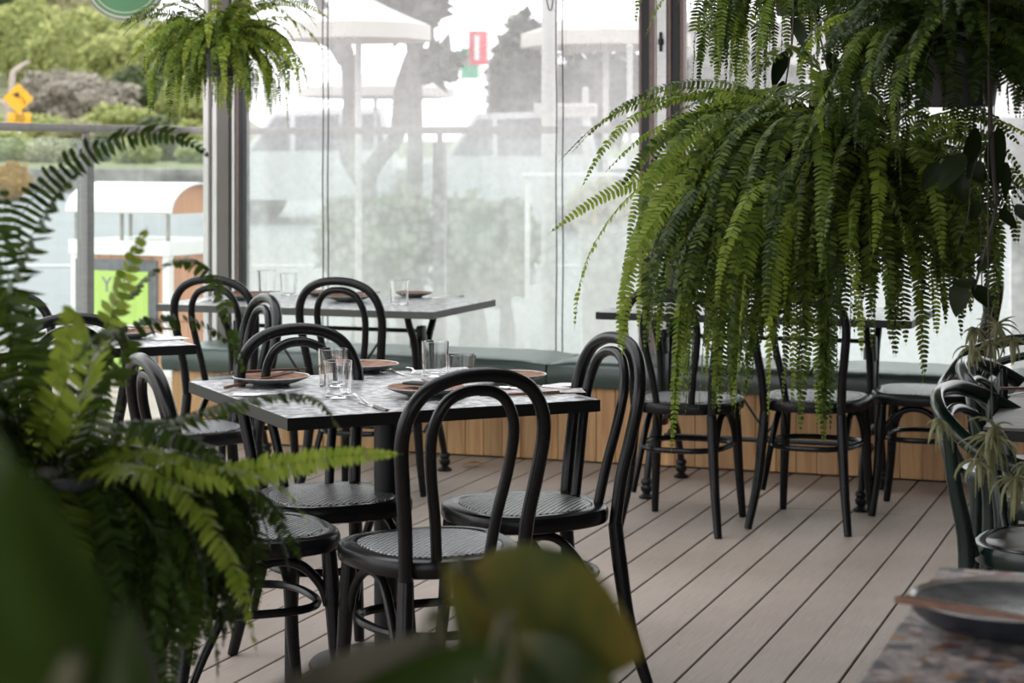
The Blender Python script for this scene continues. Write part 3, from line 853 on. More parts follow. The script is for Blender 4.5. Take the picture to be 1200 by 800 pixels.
def make_spoon():
    t = thing('spoon', 'x', 'spoon')
    sec = [(0.0, 0.0070, 0.002), (0.03, 0.0075, 0.004), (0.09, 0.0030, 0.009), (0.125, 0.0035, 0.007)]
    MB().rings([[(x, w, z), (x, w * 0.4, z + 0.002), (x, -w * 0.4, z + 0.002), (x, -w, z), (x, -w * 0.4, z - 0.0008), (x, w * 0.4, z - 0.0008)] for x, w, z in sec]).build('handle', M['steel'], t)
    vs = []; fs = []; n = 20
    for j in range(6):
        q = j / 5
        for k in range(n):
            th = 2 * PI * k / n
            vs.append((0.148 + 0.027 * q * math.cos(th), 0.0175 * q * math.sin(th), 0.0012 + 0.0065 * q * q))
    for j in range(5):
        for k in range(n):
            l = (k + 1) % n; fs.append((j * n + k, j * n + l, (j + 1) * n + l, (j + 1) * n + k))
    MB().add(vs, fs).build('bowl', M['steel'], t)
    return t
def make_chopstick():
    t = thing('chopstick', 'x', 'chopstick')
    MB().rings([[(x, w, 0.0042 + w), (x, -w, 0.0042 + w), (x, -w, 0.0042 - w), (x, w, 0.0042 - w)] for x, w in ((0.0, .0038), (0.12, .0034), (0.225, .0017))]).build('stick', M['chop'], t, smooth=False)
    return t
fork0, knife0, spoon0, chop0 = make_fork(), make_knife(), make_spoon(), make_chopstick()
uf, uk, usp, uc = [False], [False], [False], [False]
def lay(proto, used, pa, pb, label, group=None, z=H, tilt=0.0):
    a, L, ang = two(pa, pb)
    o = place(proto, used, (a.x, a.y, z), 0, label, group)
    o.rotation_euler = (0, -tilt, ang)
    return o

GP = 'stoneware plates on the main table'
plate(318, 451, 'brown stoneware plate with chopsticks across it, near the left corner of the main table', GP)
plate(426, 435.5, 'brown stoneware plate behind the two left glasses on the main table', GP, 0.97)
plate(500, 464, 'brown stoneware plate with dark napkin beside the nearest chair hoop on the main table', GP)
plate(598, 448, 'brown stoneware plate behind the nearest chair hoop on the main table', GP, 0.95)
GGl = 'drinking glasses on the main table'
glass(390, 453, 'tall clear glass standing behind another at the left of the main table', group=GGl)
glass(396, 466, 'clear glass in front of the taller one at the left of the main table', group=GGl, s=0.93)
glass(510, 441, 'tall clear glass at the middle of the main table beside a shorter one', group=GGl, s=0.97)
glass(540, 444, 'short wide clear glass just above the nearest chair hoop on the main table', True, GGl)
lay(chop0, uc, (271, 450), (382, 443), 'brown chopstick lying across the left plate of the main table', z=H + 0.0272)
lay(chop0, uc, (263, 456), (362, 447), 'brown chopstick with its dark end resting off the left plate of the main table', z=H + 0.0, tilt=0.115)
lay(chop0, uc, (520, 470), (470, 447), 'pale chopstick laid over the plate with the dark napkin', z=H + 0.0275)
lay(chop0, uc, (378, 428), (452, 440), 'chopstick on the plate behind the two left glasses', z=H + 0.0268)
def lay_tip(proto, used, tip, frm, L, label, z=H, tilt=0.0):
    a, D, ang = two(frm, tip); b = on(*tip, H); d = (b - a).normalized()
    o = place(proto, used, b - d * L, 0, label); o.location.z = z; o.rotation_euler = (0, -tilt, ang)
    return o
lay_tip(knife0, uk, (420, 471), (452, 482), 0.21, 'steel knife under the fork in front of the left glasses', z=H)
lay_tip(fork0, uf, (402, 466), (440, 480), 0.20, 'steel fork propped on a knife in front of the left glasses, tines up', z=H + 0.004, tilt=0.07)
lay(fork0, uf, (478, 431.5), (493, 443), 'steel fork with its tines beside the tall middle glass')
lay(knife0, uk, (452, 432), (486, 444), 'steel knife lying between the rear plate and the middle glasses')
lay(knife0, uk, (668, 457), (610, 452), 'steel knife on the printed paper at the right of the main table')
lay(spoon0, usp, (640, 462), (585, 456), 'steel spoon on the printed paper at the right of the main table')
lay(chop0, uc, (655, 461), (575, 465), 'chopstick beside the printed paper near the right corner of the main table')
# folded dark napkin on the third plate, a printed paper mat and a white napkin
p = on(496, 463, H); mb = MB().box((0, 0, 0.0295), (0.105, 0.045, 0.006), bev=0.002)
o = mb.build('folded_napkin', M['darknap'], None, loc=(p.x, p.y, H + 0.001), rz=R(-10)); tag(o, 'dark folded napkin lying on the plate beside the nearest chair hoop', 'napkin')
def sheet(px, py, w, d, rz, mat, name, label, cat, seed):
    mb = MB(); vs = []; fs = []; n = 8
    for s in (0, 1):
        for j in range(n + 1):
            for i in range(n + 1):
                x, y = (i / n - 0.5) * w, (j / n - 0.5) * d
                vs.append((x, y, 0.0012 + 0.006 * max(0, noise.noise((x * 14, y * 14, seed))) + (0.0012 if s else 0)))
    m = (n + 1) ** 2
    for j in range(n):
        for i in range(n):
            k = j * (n + 1) + i
            fs.append((m + k, m + k + 1, m + k + n + 2, m + k + n + 1)); fs.append((k, k + n + 1, k + n + 2, k + 1))
    p = on(px, py, H)
    o = mb.add(vs, fs).build(name, mat, None, loc=(p.x, p.y, H + 0.0003), rz=rz)
    return tag(o, label, cat)
sheet(632, 459, 0.24, 0.09, R(25), M['paper'], 'printed_paper', 'creased printed paper under cutlery at the right of the main table', 'paper', 3)
sheet(660, 452, 0.10, 0.06, R(50), M['napkin'], 'paper_napkin', 'white paper napkin near the right corner of the main table', 'napkin', 4)
sheet(300, 463, 0.12, 0.06, R(20), M['napkin'], 'paper_napkin', 'white paper napkin under the chopstick end at the left corner of the main table', 'napkin', 5)

GPB = 'plates on the far left table'
plate(292, 351.5, 'plate on the far left table seen through the left chair hoop', GPB, 0.95)
plate(408, 353, 'plate on the far left table framed by the right-hand chair hoop', GPB, 1.0)
plate(484, 348, 'small plate near the right end of the far left table behind the glass', GPB, 0.85)
plate(376, 347, 'plate at the window side of the far left table, middle of the row', GPB, 0.85)
GGB = 'glasses on the far left table'
glass(312, 345, 'tall glass on the far left table nearest the window post', group=GGB, s=1.05)
glass(338, 346, 'glass on the far left table just left of the right-hand chair hoop', group=GGB, s=0.95)
glass(468, 357, 'glass on the far left table beside the small end plate', group=GGB, s=1.0)
lay(chop0, uc, (385, 352), (436, 351), 'chopstick across the plate framed by the right-hand chair hoop', z=H + 0.0272)
lay(chop0, uc, (268, 351), (318, 350), 'chopstick across the plate seen through the left chair hoop', z=H + 0.0268)
lay(spoon0, usp, (506, 350), (528, 349), 'small spoon near the right corner of the far left table')
lay(fork0, uf, (225, 356), (262, 351), 'fork beside the white napkin on the far left table')
sheet(258, 351, 0.16, 0.09, 0.4, M['napkin'], 'paper_napkin', 'white paper napkin on the left part of the far left table', 'napkin', 6)
sheet(198, 397, 0.12, 0.10, 0.9, M['napkin'], 'paper_napkin', 'white paper napkin on the small table behind the fern', 'napkin', 7)
plate(150, 396, 'plate on the small table behind the fern', None, 0.95)
lay(chop0, uc, (205, 396), (140, 393), 'chopstick by the white napkin on the small table behind the fern', z=H + 0.027)
lay(fork0, uf, (750, 364), (775, 362), 'fork on the table by the dark window post')
sheet(790, 361, 0.14, 0.08, 0.3, M['napkin'], 'paper_napkin', 'white paper napkin on the table by the dark window post', 'napkin', 8)
lay(chop0, uc, (1172, 457), (1226, 457), 'brown chopstick on the grey tabletop at the right edge', z=H + 0.0005)
lay(spoon0, usp, (1182, 464), (1215, 462), 'steel spoon on the grey tabletop at the right edge')
# near bowl on the patterned table
bowl = thing('stoneware_bowl', 'wide dark stoneware plate with chopsticks on the patterned mosaic table', 'plate', tuple(on(1188, 738, H)))
r, h = 0.138, 0.042
MB().lathe([(0.0, 0.0008), (r * 0.55, 0.0008), (r * 0.62, 0.005), (r * 0.86, 0.013), (r * 0.97, h * 0.62), (r, h)], 48, cap=False).build('bowl_body', M['glazedark'], bowl)
MB().lathe([(r, h), (r * 0.985, h + 0.001), (r * 0.95, h - 0.004)], 48, cap=False).build('glazed_rim', M['rimglaze'], bowl)
MB().lathe([(r * 0.95, h - 0.004), (r * 0.75, h - 0.009), (r * 0.5, h - 0.012), (0, h - 0.013)], 48, cap=False).build('bowl_well', M['glazeout'], bowl)
bz = H + h + 0.001
a = on(1050, 706, bz)
for k, (dx, ang) in enumerate(((0, R(-17)), (0.006, R(-21)))):
    o = place(chop0, uc, (a.x + dx, a.y + dx * 2, bz), 0, ['nearer brown chopstick resting across the wide near plate', 'farther brown chopstick resting across the wide near plate'][k], None)
    o.rotation_euler = (0, 0, ang); o.scale = (1.1, 1.1, 1.1)
lay(fork0, uf, (1090, 690), (1190, 686), 'steel fork behind the wide plate on the patterned mosaic table')
# ------------------------------------------------------------------ ferns
def frond_mesh(path, width, n, rr, sparse=1.0, lw=0.8, droop=0.25, base=0.12, rad=0.0016, curl=0.0):
    """path: list of Vector control points root->tip. rachis plus paired leaflets"""
    pts, _ = spline(path, 1.0, max(3, int(n / max(1, len(path) - 1))))
    L = [0.0]
    for a, b in zip(pts, pts[1:]): L.append(L[-1] + (b - a).length)
    tot = L[-1]
    def pos(s):
        d = s * tot
        for i in range(len(L) - 1):
            if L[i + 1] >= d:
                k = (d - L[i]) / max(1e-9, L[i + 1] - L[i]); return pts[i].lerp(pts[i + 1], k), (pts[i + 1] - pts[i]).normalized()
        return pts[-1], (pts[-1] - pts[-2]).normalized()
    mb = MB()
    k = max(6, len(pts) // 4)
    rp = [pos(q / k)[0] for q in range(k + 1)]
    mb.tube(rp, [rad * (1 - 0.75 * q / k) for q in range(k + 1)], 4, cap=False)
    pairs = int(n)
    vs = []; fs = []
    tw = rr.uniform(-0.9, 0.9); tws = rr.uniform(-1.0, 1.0)
    ps = 1.0 / pairs * tot
    for i in range(pairs):
        s = base + (0.985 - base) * (i + 0.5) / pairs
        p, t = pos(s)
        up = Vector((0, 0, 1))
        side = t.cross(up)
        if side.length < 0.15: side = t.cross(Vector((math.cos(tw * 3), math.sin(tw * 3), 0.2)))
        side.normalize()
        nor = side.cross(t).normalized()
        tq = tw + tws * s
        side = (side * math.cos(tq) + nor * math.sin(tq)).normalized()
        nor = side.cross(t).normalized()
        u = (s - base) / (1 - base)
        prof = min(1.0, 0.55 + 2.2 * u) * (1 - u ** 2.6) ** 0.75
        w = width * prof * rr.uniform(0.88, 1.08)
        if w < 0.002: continue
        hw = ps * 0.5 * lw
        for sg in (1, -1):
            if rr.random() > sparse: continue
            d = (side * sg + t * rr.uniform(0.18, 0.42) - nor * rr.uniform(0.0, droop) - up * droop * 0.5).normalized()
            tt = (t - d * t.dot(d)).normalized()
            tt = (tt + nor * rr.uniform(-0.8, 0.8)).normalized()
            c1 = p + d * w * 0.38; c2 = p + d * w * 0.75 - nor * curl * w; c3 = p + d * w - nor * (0.1 + curl) * w + t * w * 0.08
            b = len(vs)
            vs += [p - tt * hw * 0.75, p + tt * hw * 0.75, c1 + tt * hw * 1.08, c1 - tt * hw * 0.95, c2 + tt * hw * 0.8, c2 - tt * hw * 0.72, c3]
            fs += [(b, b + 1, b + 2, b + 3), (b + 3, b + 2, b + 4, b + 5), (b + 5, b + 4, b + 6)]
    mb.add(vs, fs)
    return mb

def arch(root, az, elev, length, droop, rr, seg=7, minel=-86):
    p = Vector(root); pts = [p.copy()]
    e = elev; st = length / seg; a = az
    for i in range(seg):
        d = Vector((math.cos(a) * math.cos(e), math.sin(a) * math.cos(e), math.sin(e)))
        p = p + d * st; pts.append(p.copy())
        e = max(R(minel), e - droop / seg * (1.25 - 0.5 * i / seg)); a += rr.uniform(-0.2, 0.2)
    return pts

def pot_parts(t, r, h, z0, wires=None, rim=0.012):
    MB().lathe([(0.0, z0), (r * 0.76, z0), (r * 0.78, z0 + 0.004), (r * 0.97, z0 + h * 0.86), (r * 1.04, z0 + h * 0.865), (r * 1.05, z0 + h), (r * 0.97, z0 + h), (r * 0.95, z0 + h * 0.85)], 36, cap=False).build('pot', M['pot'], t)
    MB().lathe([(r * 0.955, z0 + h * 0.88), (r * 0.5, z0 + h * 0.93), (0.0, z0 + h * 0.94)], 30, cap=False).build('soil', M['soil'], t)
    if wires:
        top = wires
        for k in range(3):
            th = 2 * PI * k / 3 + 0.5
            MB().tube([Vector((r * 1.01 * math.cos(th), r * 1.01 * math.sin(th), z0 + h * 0.93)), Vector((0.25 * r * math.cos(th), 0.25 * r * math.sin(th), top - 0.10)), Vector((0, 0, top - 0.05))], 0.0016, 5).build('hanger_wire', M['wire'], t)
        hk = [Vector((0, 0, top - 0.055)), Vector((0, 0, top))]
        MB().tube(hk, 0.003, 6).build('hook', M['wire'], t)

LEAF = {  # leaf tones also hold window light and roof shade in their colour
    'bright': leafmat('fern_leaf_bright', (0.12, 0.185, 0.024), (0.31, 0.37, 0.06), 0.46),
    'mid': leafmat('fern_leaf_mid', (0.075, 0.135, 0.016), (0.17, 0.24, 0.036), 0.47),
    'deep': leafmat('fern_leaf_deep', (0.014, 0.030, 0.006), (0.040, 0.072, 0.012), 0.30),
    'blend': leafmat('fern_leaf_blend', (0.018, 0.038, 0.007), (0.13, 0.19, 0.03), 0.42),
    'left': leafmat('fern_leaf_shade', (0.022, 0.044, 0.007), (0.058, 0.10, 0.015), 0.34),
    'lime': leafmat('fern_leaf_lime_lit', (0.14, 0.22, 0.022), (0.25, 0.325, 0.05), 0.46),  # palest tone, stands in for window backlight on the big fern
}

def hanging_fern(label, loc, r, h, mats, seed, n=80, mass=0, top=2.66, cone=None, pairs=34, width=0.032, lens=(0.4, 0.6), elev=(5, 80), droop=(90, 170), lw=1.1, massmat='deep', rshort=0.0):
    rr = random.Random(seed)
    t = thing('hanging_fern', label, 'hanging plant', loc)
    pot_parts(t, r, h, 0.0, top - loc[2])
    heap = MB()
    for i in range(n + mass):
        az = 2 * PI * (i * 0.381966) + rr.uniform(-0.25, 0.25)
        if cone and rr.random() < cone[2]: az = rr.uniform(cone[0], cone[1])
        q = (0.25 + 0.75 * rr.random()) * r * 0.92
        root = (q * math.cos(az), q * math.sin(az), h * 0.9)
        L = rr.uniform(*lens); e = R(rr.uniform(*elev)); dr = R(rr.uniform(*droop))
        if i < n and rr.random() < 0.09: dr *= 0.55; L *= 0.85
        if i >= n: L *= 0.9; e = R(rr.uniform(-5, 85))
        if rshort and math.cos(az - YAW) > 0.1: L *= 1 - rshort * min(1, math.cos(az - YAW) * 1.5)
        pts = arch(root, az, e, L, dr, rr)
        w = width * rr.uniform(0.85, 1.12)
        fm = frond_mesh(pts, w, int(pairs * L / lens[1] + 6), rr, lw=lw, droop=0.25)
        if i < n: fm.build('frond', LEAF[rr.choice(mats)], t)
        else: heap.add(fm.v, fm.f)
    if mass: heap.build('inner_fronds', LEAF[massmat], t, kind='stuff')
    return t

# 1: small fern hanging by the left window post, lit from outside
p = at(261, 90, 8.0)
hanging_fern('small bright fern in a black pot hanging in front of the left window post', tuple(p), 0.079, 0.14, ['bright', 'bright', 'mid', 'lime'], 11, n=98, mass=80, massmat='blend',
             lens=(0.26, 0.54), elev=(0, 85), droop=(95, 175), pairs=40, width=0.030, lw=0.72, cone=(YAW + R(20), YAW + R(160), 0.25))
# 2: the big fern
p = at(1012, 286, 4.7)
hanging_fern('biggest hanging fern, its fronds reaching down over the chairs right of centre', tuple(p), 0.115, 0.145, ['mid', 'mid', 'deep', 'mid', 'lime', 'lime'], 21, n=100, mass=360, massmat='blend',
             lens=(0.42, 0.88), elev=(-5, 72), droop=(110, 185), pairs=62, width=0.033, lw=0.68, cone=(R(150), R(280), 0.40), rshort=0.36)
# 3: upper fern between post and big fern
p = at(935, 18, 5.5)
hanging_fern('hanging fern at the top edge, directly right of the dark window post', tuple(p), 0.075, 0.13, ['mid', 'deep', 'mid'], 31, n=98, mass=110, massmat='blend',
             lens=(0.28, 0.60), elev=(-10, 75), droop=(100, 175), pairs=46, width=0.029, lw=0.70)
# 4: upper right fern
p = at(1122, 125, 4.15)
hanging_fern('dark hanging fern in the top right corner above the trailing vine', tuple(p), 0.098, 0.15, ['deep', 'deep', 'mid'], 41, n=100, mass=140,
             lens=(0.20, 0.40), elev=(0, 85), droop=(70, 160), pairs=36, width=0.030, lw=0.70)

# 5: tall fern on a planter at the left
def tall_fern():
    rr = random.Random(5)
    Y0 = 3.05
    base = at(58, 540, Y0)
    t = thing('potted_fern', 'tall dark-fronded fern on a black planter along the left edge, arching over the tables', 'plant', (base.x, base.y, 0))
    zt = base.z
    MB().lathe([(0.0, 0.001), (0.15, 0.001), (0.155, 0.01), (0.185, zt - 0.03), (0.195, zt - 0.028), (0.195, zt), (0.18, zt), (0.175, zt - 0.06)], 36, cap=False).build('planter', M['pot'], t)
    MB().lathe([(0.176, zt - 0.045), (0.08, zt - 0.02), (0, zt - 0.015)], 30, cap=False).build('soil', M['soil'], t)
    o = Vector((base.x, base.y, 0))
    def A_(px, py, Y): return at(px, py, Y) - o
    root = Vector((0, 0, zt - 0.02))
    def fr(pl, w, n, mt, sparse=1.0, droop=0.3, lw=0.85):
        pts = [root + Vector((rr.uniform(-.05, .05), rr.uniform(-.05, .05), 0))] + [A_(*q) for q in pl]
        frond_mesh(pts, w, n, rr, sparse=sparse, droop=droop, lw=lw, base=0.10).build('frond', LEAF[mt], t)
    # fronds that stand clear of the mass
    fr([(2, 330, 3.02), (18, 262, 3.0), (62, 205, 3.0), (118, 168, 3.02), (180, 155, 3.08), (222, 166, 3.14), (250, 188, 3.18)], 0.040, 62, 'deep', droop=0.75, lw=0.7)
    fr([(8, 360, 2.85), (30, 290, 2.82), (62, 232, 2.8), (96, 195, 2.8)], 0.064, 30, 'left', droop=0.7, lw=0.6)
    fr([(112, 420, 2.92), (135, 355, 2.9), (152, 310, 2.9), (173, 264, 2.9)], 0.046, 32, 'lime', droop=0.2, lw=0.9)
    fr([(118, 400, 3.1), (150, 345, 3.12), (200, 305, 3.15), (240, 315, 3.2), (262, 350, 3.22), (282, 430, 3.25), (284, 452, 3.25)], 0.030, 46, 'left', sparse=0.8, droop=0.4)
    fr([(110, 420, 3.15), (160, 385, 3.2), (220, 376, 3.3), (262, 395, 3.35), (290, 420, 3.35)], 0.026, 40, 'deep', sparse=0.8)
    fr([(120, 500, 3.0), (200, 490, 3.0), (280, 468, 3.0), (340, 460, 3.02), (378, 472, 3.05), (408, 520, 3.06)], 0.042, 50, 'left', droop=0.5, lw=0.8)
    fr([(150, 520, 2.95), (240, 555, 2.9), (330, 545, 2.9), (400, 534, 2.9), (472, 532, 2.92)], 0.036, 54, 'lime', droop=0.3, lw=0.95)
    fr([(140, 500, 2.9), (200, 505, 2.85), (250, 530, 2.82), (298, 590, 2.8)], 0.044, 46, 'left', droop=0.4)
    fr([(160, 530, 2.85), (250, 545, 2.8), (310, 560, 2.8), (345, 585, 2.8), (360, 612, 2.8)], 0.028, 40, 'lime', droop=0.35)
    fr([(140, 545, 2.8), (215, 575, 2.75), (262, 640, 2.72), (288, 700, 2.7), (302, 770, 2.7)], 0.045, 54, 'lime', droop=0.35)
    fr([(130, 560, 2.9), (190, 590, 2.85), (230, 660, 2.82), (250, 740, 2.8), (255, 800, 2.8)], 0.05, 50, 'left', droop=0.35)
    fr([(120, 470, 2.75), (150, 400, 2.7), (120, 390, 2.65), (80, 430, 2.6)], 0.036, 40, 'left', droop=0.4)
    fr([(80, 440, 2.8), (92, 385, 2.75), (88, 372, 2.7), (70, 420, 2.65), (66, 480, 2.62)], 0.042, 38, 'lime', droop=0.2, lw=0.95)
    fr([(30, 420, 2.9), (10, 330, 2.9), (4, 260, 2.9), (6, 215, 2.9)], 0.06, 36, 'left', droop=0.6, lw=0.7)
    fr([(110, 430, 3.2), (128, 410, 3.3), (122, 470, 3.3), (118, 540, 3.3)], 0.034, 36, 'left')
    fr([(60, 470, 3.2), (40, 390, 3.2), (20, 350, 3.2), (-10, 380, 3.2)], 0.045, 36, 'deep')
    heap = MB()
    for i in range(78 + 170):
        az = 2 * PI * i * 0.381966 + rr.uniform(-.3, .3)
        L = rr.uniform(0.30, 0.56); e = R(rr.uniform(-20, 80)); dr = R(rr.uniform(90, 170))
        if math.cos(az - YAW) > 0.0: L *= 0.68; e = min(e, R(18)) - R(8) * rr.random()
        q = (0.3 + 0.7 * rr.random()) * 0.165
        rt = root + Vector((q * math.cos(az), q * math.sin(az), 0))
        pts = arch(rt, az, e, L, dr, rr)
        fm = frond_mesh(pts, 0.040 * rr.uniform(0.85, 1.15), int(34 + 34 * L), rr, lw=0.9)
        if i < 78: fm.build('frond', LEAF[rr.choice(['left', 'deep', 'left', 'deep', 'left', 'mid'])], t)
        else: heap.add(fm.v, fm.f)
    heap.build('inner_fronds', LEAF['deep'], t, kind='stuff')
    return t
tall_fern()

# ------------------------------------------------------------------ big smooth leaves close to the camera
def leaf_blade(base, tip, width, side, rr, cup=0.10, bend=0.12, n=14, m=8, thick=0.0008):
    """one entire leaf as a curved blade with a little thickness"""
    base, tip = Vector(base), Vector(tip)
    ax = tip - base; L = ax.length; ax.normalize()
    sd = (Vector(side) - ax * Vector(side).dot(ax)).normalized(); nr = ax.cross(sd)
    top = []
    for i in range(n + 1):
        u = i / n
        w = width * (math.sin(PI * min(1, u * 0.98 + 0.02) ** 0.8)) ** 0.8 * (1 - 0.25 * u)
        for j in range(m + 1):
            v = 2 * j / m - 1
            p = base + ax * L * u + sd * v * w * 0.5 + nr * (bend * L * math.sin(PI * u) - cup * w * (1 - abs(v)) + 0.02 * w * math.sin(9 * u + 4 * v))
            top.append(p)
    k = len(top); vs = top + [p - nr * thick for p in top]; fs = []
    for i in range(n):
        for j in range(m):
            a = i * (m + 1) + j
            fs.append((a, a + 1, a + m + 2, a + m + 1)); fs.append((k + a, k + a + m + 1, k + a + m + 2, k + a + 1))
    for i in range(n):
        for j in (0, m):
            a = i * (m + 1) + j; b = a + m + 1
            fs.append((a, b, k + b, k + a))
    return MB().add(vs, fs)

def variegated():
    m, nt, b, out = nodes('yellowing_leaf')
    tc = N(nt, 'ShaderNodeTexCoord'); nz = N(nt, 'ShaderNodeTexNoise'); nz.inputs['Scale'].default_value = 14; nz.inputs['Detail'].default_value = 4
    nt.links.new(tc.outputs['Object'], nz.inputs['Vector'])
    r = ramp(nt, [(0.36, (0.035, 0.065, 0.012)), (0.5, (0.12, 0.13, 0.02)), (0.64, (0.22, 0.18, 0.035))])
    nt.links.new(nz.outputs['Fac'], r.inputs['Fac']); nt.links.new(r.outputs['Color'], b.inputs['Base Color'])
    b.inputs['Roughness'].default_value = 0.4
    tr = N(nt, 'ShaderNodeBsdfTranslucent'); nt.links.new(r.outputs['Color'], tr.inputs['Color'])
    mx = N(nt, 'ShaderNodeMixShader'); mx.inputs['Fac'].default_value = 0.3
    nt.links.new(b.outputs['BSDF'], mx.inputs[1]); nt.links.new(tr.outputs['BSDF'], mx.inputs[2]); nt.links.new(mx.outputs['Shader'], out.inputs['Surface'])
    return m
M['yellowleaf'] = variegated()
M['bigleaf'] = leafmat('broad_leaf_green', (0.030, 0.055, 0.008), (0.045, 0.080, 0.012), 0.3, 0.4)
M['stem'] = plain('green_brown_stem', (0.07, 0.07, 0.03), 0.6, var=0.3)
M['greyleaf'] = plain('dry_grey_leaf', (0.10, 0.095, 0.065), 0.6, var=0.4, scale=14)

def broad_plant(name, label, root, leaves, potr):
    t = thing(name, label, 'plant', (root.x, root.y, 0))
    pot_parts(t, potr, 0.26, 0.0)
    rr = random.Random(9)
    o = Vector((root.x, root.y, 0))
    hub = Vector((0, 0, 0.25))
    for (b, tp, w, sd, mt, bend) in leaves:
        b = b - o; tp = tp - o
        leaf_blade(b, tp, w, sd, rr, bend=bend).build('leaf', M[mt], t)
        mid = Vector((b.x * 0.35, b.y * 0.35, 0.25 + (b.z - 0.25) * 0.6))
        MB().tube([hub, mid, b, b + (tp - b) * 0.12], [0.008, 0.006, 0.004, 0.002], 8, sub=4).build('stem', M['stem'], t)
    return t
R1 = cw(-0.42, 0.95)
broad_plant('broad_leaf_plant', 'dark broad-leaved plant very close, out of focus in the lower left corner', R1, [
    (at(66, 850, 0.80), at(20, 535, 0.86), 0.066, cw(1, 0.3), 'bigleaf', 0.05),
    (at(150, 900, 0.92), at(150, 700, 0.94), 0.026, cw(1, 0.1), 'bigleaf', 0.05),
    (at(-30, 830, 0.9), at(-40, 450, 0.95), 0.075, cw(1, -0.3), 'bigleaf', 0.05),
    (at(60, 940, 0.9), at(120, 690, 1.05), 0.05, cw(1, 0.5), 'bigleaf', 0.1),
], 0.11)
R2 = cw(0.0, 1.33)
broad_plant('rubber_plant', 'blurred plant with large yellow-green leaves rising at the bottom edge below the nearest chair', R2, [
    (at(535, 690, 1.30), at(755, 770, 1.36), 0.105, cw(0.25, 0.2, 1.0), 'yellowleaf', 0.10),
    (at(600, 830, 1.28), at(520, 655, 1.26), 0.030, cw(1, 0.4, 0.3), 'yellowleaf', 0.06),
    (at(600, 760, 1.22), at(395, 818, 1.18), 0.028, cw(0.1, 0.5, 1), 'bigleaf', 0.08),
    (at(520, 752, 1.24), at(280, 830, 1.15), 0.034, cw(0.2, 0.7, 0.8), 'greyleaf', 0.10),
    (at(560, 770, 1.30), at(750, 850, 1.34), 0.07, cw(0.2, 0.3, 1), 'yellowleaf', 0.12),
], 0.13)

# ------------------------------------------------------------------ trailing vine and air plants on the right
M['vine'] = leafmat('vine_leaf', (0.018, 0.032, 0.010), (0.04, 0.062, 0.016), 0.35)
M['vstem'] = plain('dark_vine_stem', (0.035, 0.03, 0.022), 0.7)
M['tilla'] = leafmat('air_plant_leaf', (0.24, 0.25, 0.13), (0.36, 0.36, 0.21), 0.3)
def vine(label, stems, leaves, root):
    t = thing('trailing_vine', label, 'hanging plant', tuple(root))
    rr = random.Random(2)
    for pl, r0 in stems:
        pts = [at(*q) - root for q in pl]
        MB().tube(pts, [r0 * (1 - 0.5 * i / (len(pts) - 1)) for i in range(len(pts))], 6, sub=5).build('stem', M['vstem'], t)
    for (a, b, w) in leaves:
        pa, pb = at(*a) - root, at(*b) - root
        leaf_blade(pa, pb, w, cw(rr.uniform(0.4, 1), rr.uniform(-0.6, 0.6), rr.uniform(-0.4, 0.4)), rr, n=8, m=4, bend=rr.uniform(-0.1, 0.15)).build('leaf', M['vine'], t)
    return t
Yv = 4.05
root = at(1165, -195, Yv)
vine('woody trailing vine with pointed dark leaves hanging down right of the big fern', [
    ([(1165, -195, Yv), (1160, 60, Yv), (1163, 180, Yv), (1167, 240, Yv), (1160, 275, Yv), (1147, 320, Yv), (1140, 345, Yv)], 0.006),
    ([(1166, 245, Yv), (1155, 228, Yv - .02), (1150, 222, Yv - .03)], 0.003),
    ([(1160, 275, Yv), (1158, 320, Yv + .02), (1154, 350, Yv + .03), (1157, 385, Yv)], 0.002),
    ([(1170, 240, Yv), (1178, 205, Yv + .03), (1174, 185, Yv + .05)], 0.002),
    ([(1163, 150, Yv), (1140, 200, Yv - .05), (1135, 250, Yv - .08), (1126, 280, Yv - .1)], 0.0018),
], [((1172, 150, Yv), (1168, 228, Yv), 0.062), ((1180, 190, Yv + .03), (1178, 236, Yv), 0.028), ((1173, 244, Yv), (1192, 268, Yv - .03), 0.034),
    ((1190, 240, Yv), (1212, 262, Yv), 0.03), ((1146, 235, Yv - .05), (1138, 260, Yv - .07), 0.028), ((1150, 238, Yv), (1160, 252, Yv), 0.016),
    ((1128, 275, Yv - .1), (1124, 290, Yv - .1), 0.014), ((1145, 318, Yv), (1166, 300, Yv), 0.03), ((1150, 305, Yv), (1128, 318, Yv + .02), 0.04),
    ((1143, 328, Yv), (1112, 330, Yv), 0.05), ((1140, 335, Yv), (1160, 362, Yv), 0.045), ((1130, 180, Yv - .05), (1100, 225, Yv - .05), 0.05), ((1118, 200, Yv - .05), (1130, 240, Yv - .05), 0.045),
    ((1145, 150, Yv), (1120, 205, Yv), 0.05), ((1136, 190, Yv + .03), (1152, 215, Yv + .03), 0.04), ((1100, 190, Yv), (1080, 225, Yv), 0.04), ((1126, 330, Yv), (1120, 372, Yv), 0.05)], root)
Yi = 5.1
root = at(925, -105, Yi)
vine('leafy ivy strand hanging between the two upper ferns and the big fern', [
    ([(925, -105, Yi), (930, 20, Yi), (922, 90, Yi), (915, 130, Yi), (905, 200, Yi)], 0.003),
    ([(925, -100, Yi), (965, 60, Yi - .05), (975, 120, Yi - .05), (970, 150, Yi - .05)], 0.003)],
    [((922, 60, Yi), (906, 105, Yi), 0.05), ((918, 95, Yi), (908, 132, Yi), 0.035), ((930, 120, Yi), (950, 142, Yi), 0.045), ((935, 140, Yi), (938, 158, Yi), 0.03),
     ((965, 100, Yi - .05), (950, 148, Yi - .05), 0.05), ((972, 130, Yi - .05), (990, 165, Yi - .05), 0.045), ((970, 60, Yi - .05), (985, 100, Yi - .05), 0.05), ((928, 20, Yi), (945, 62, Yi), 0.05)], root)

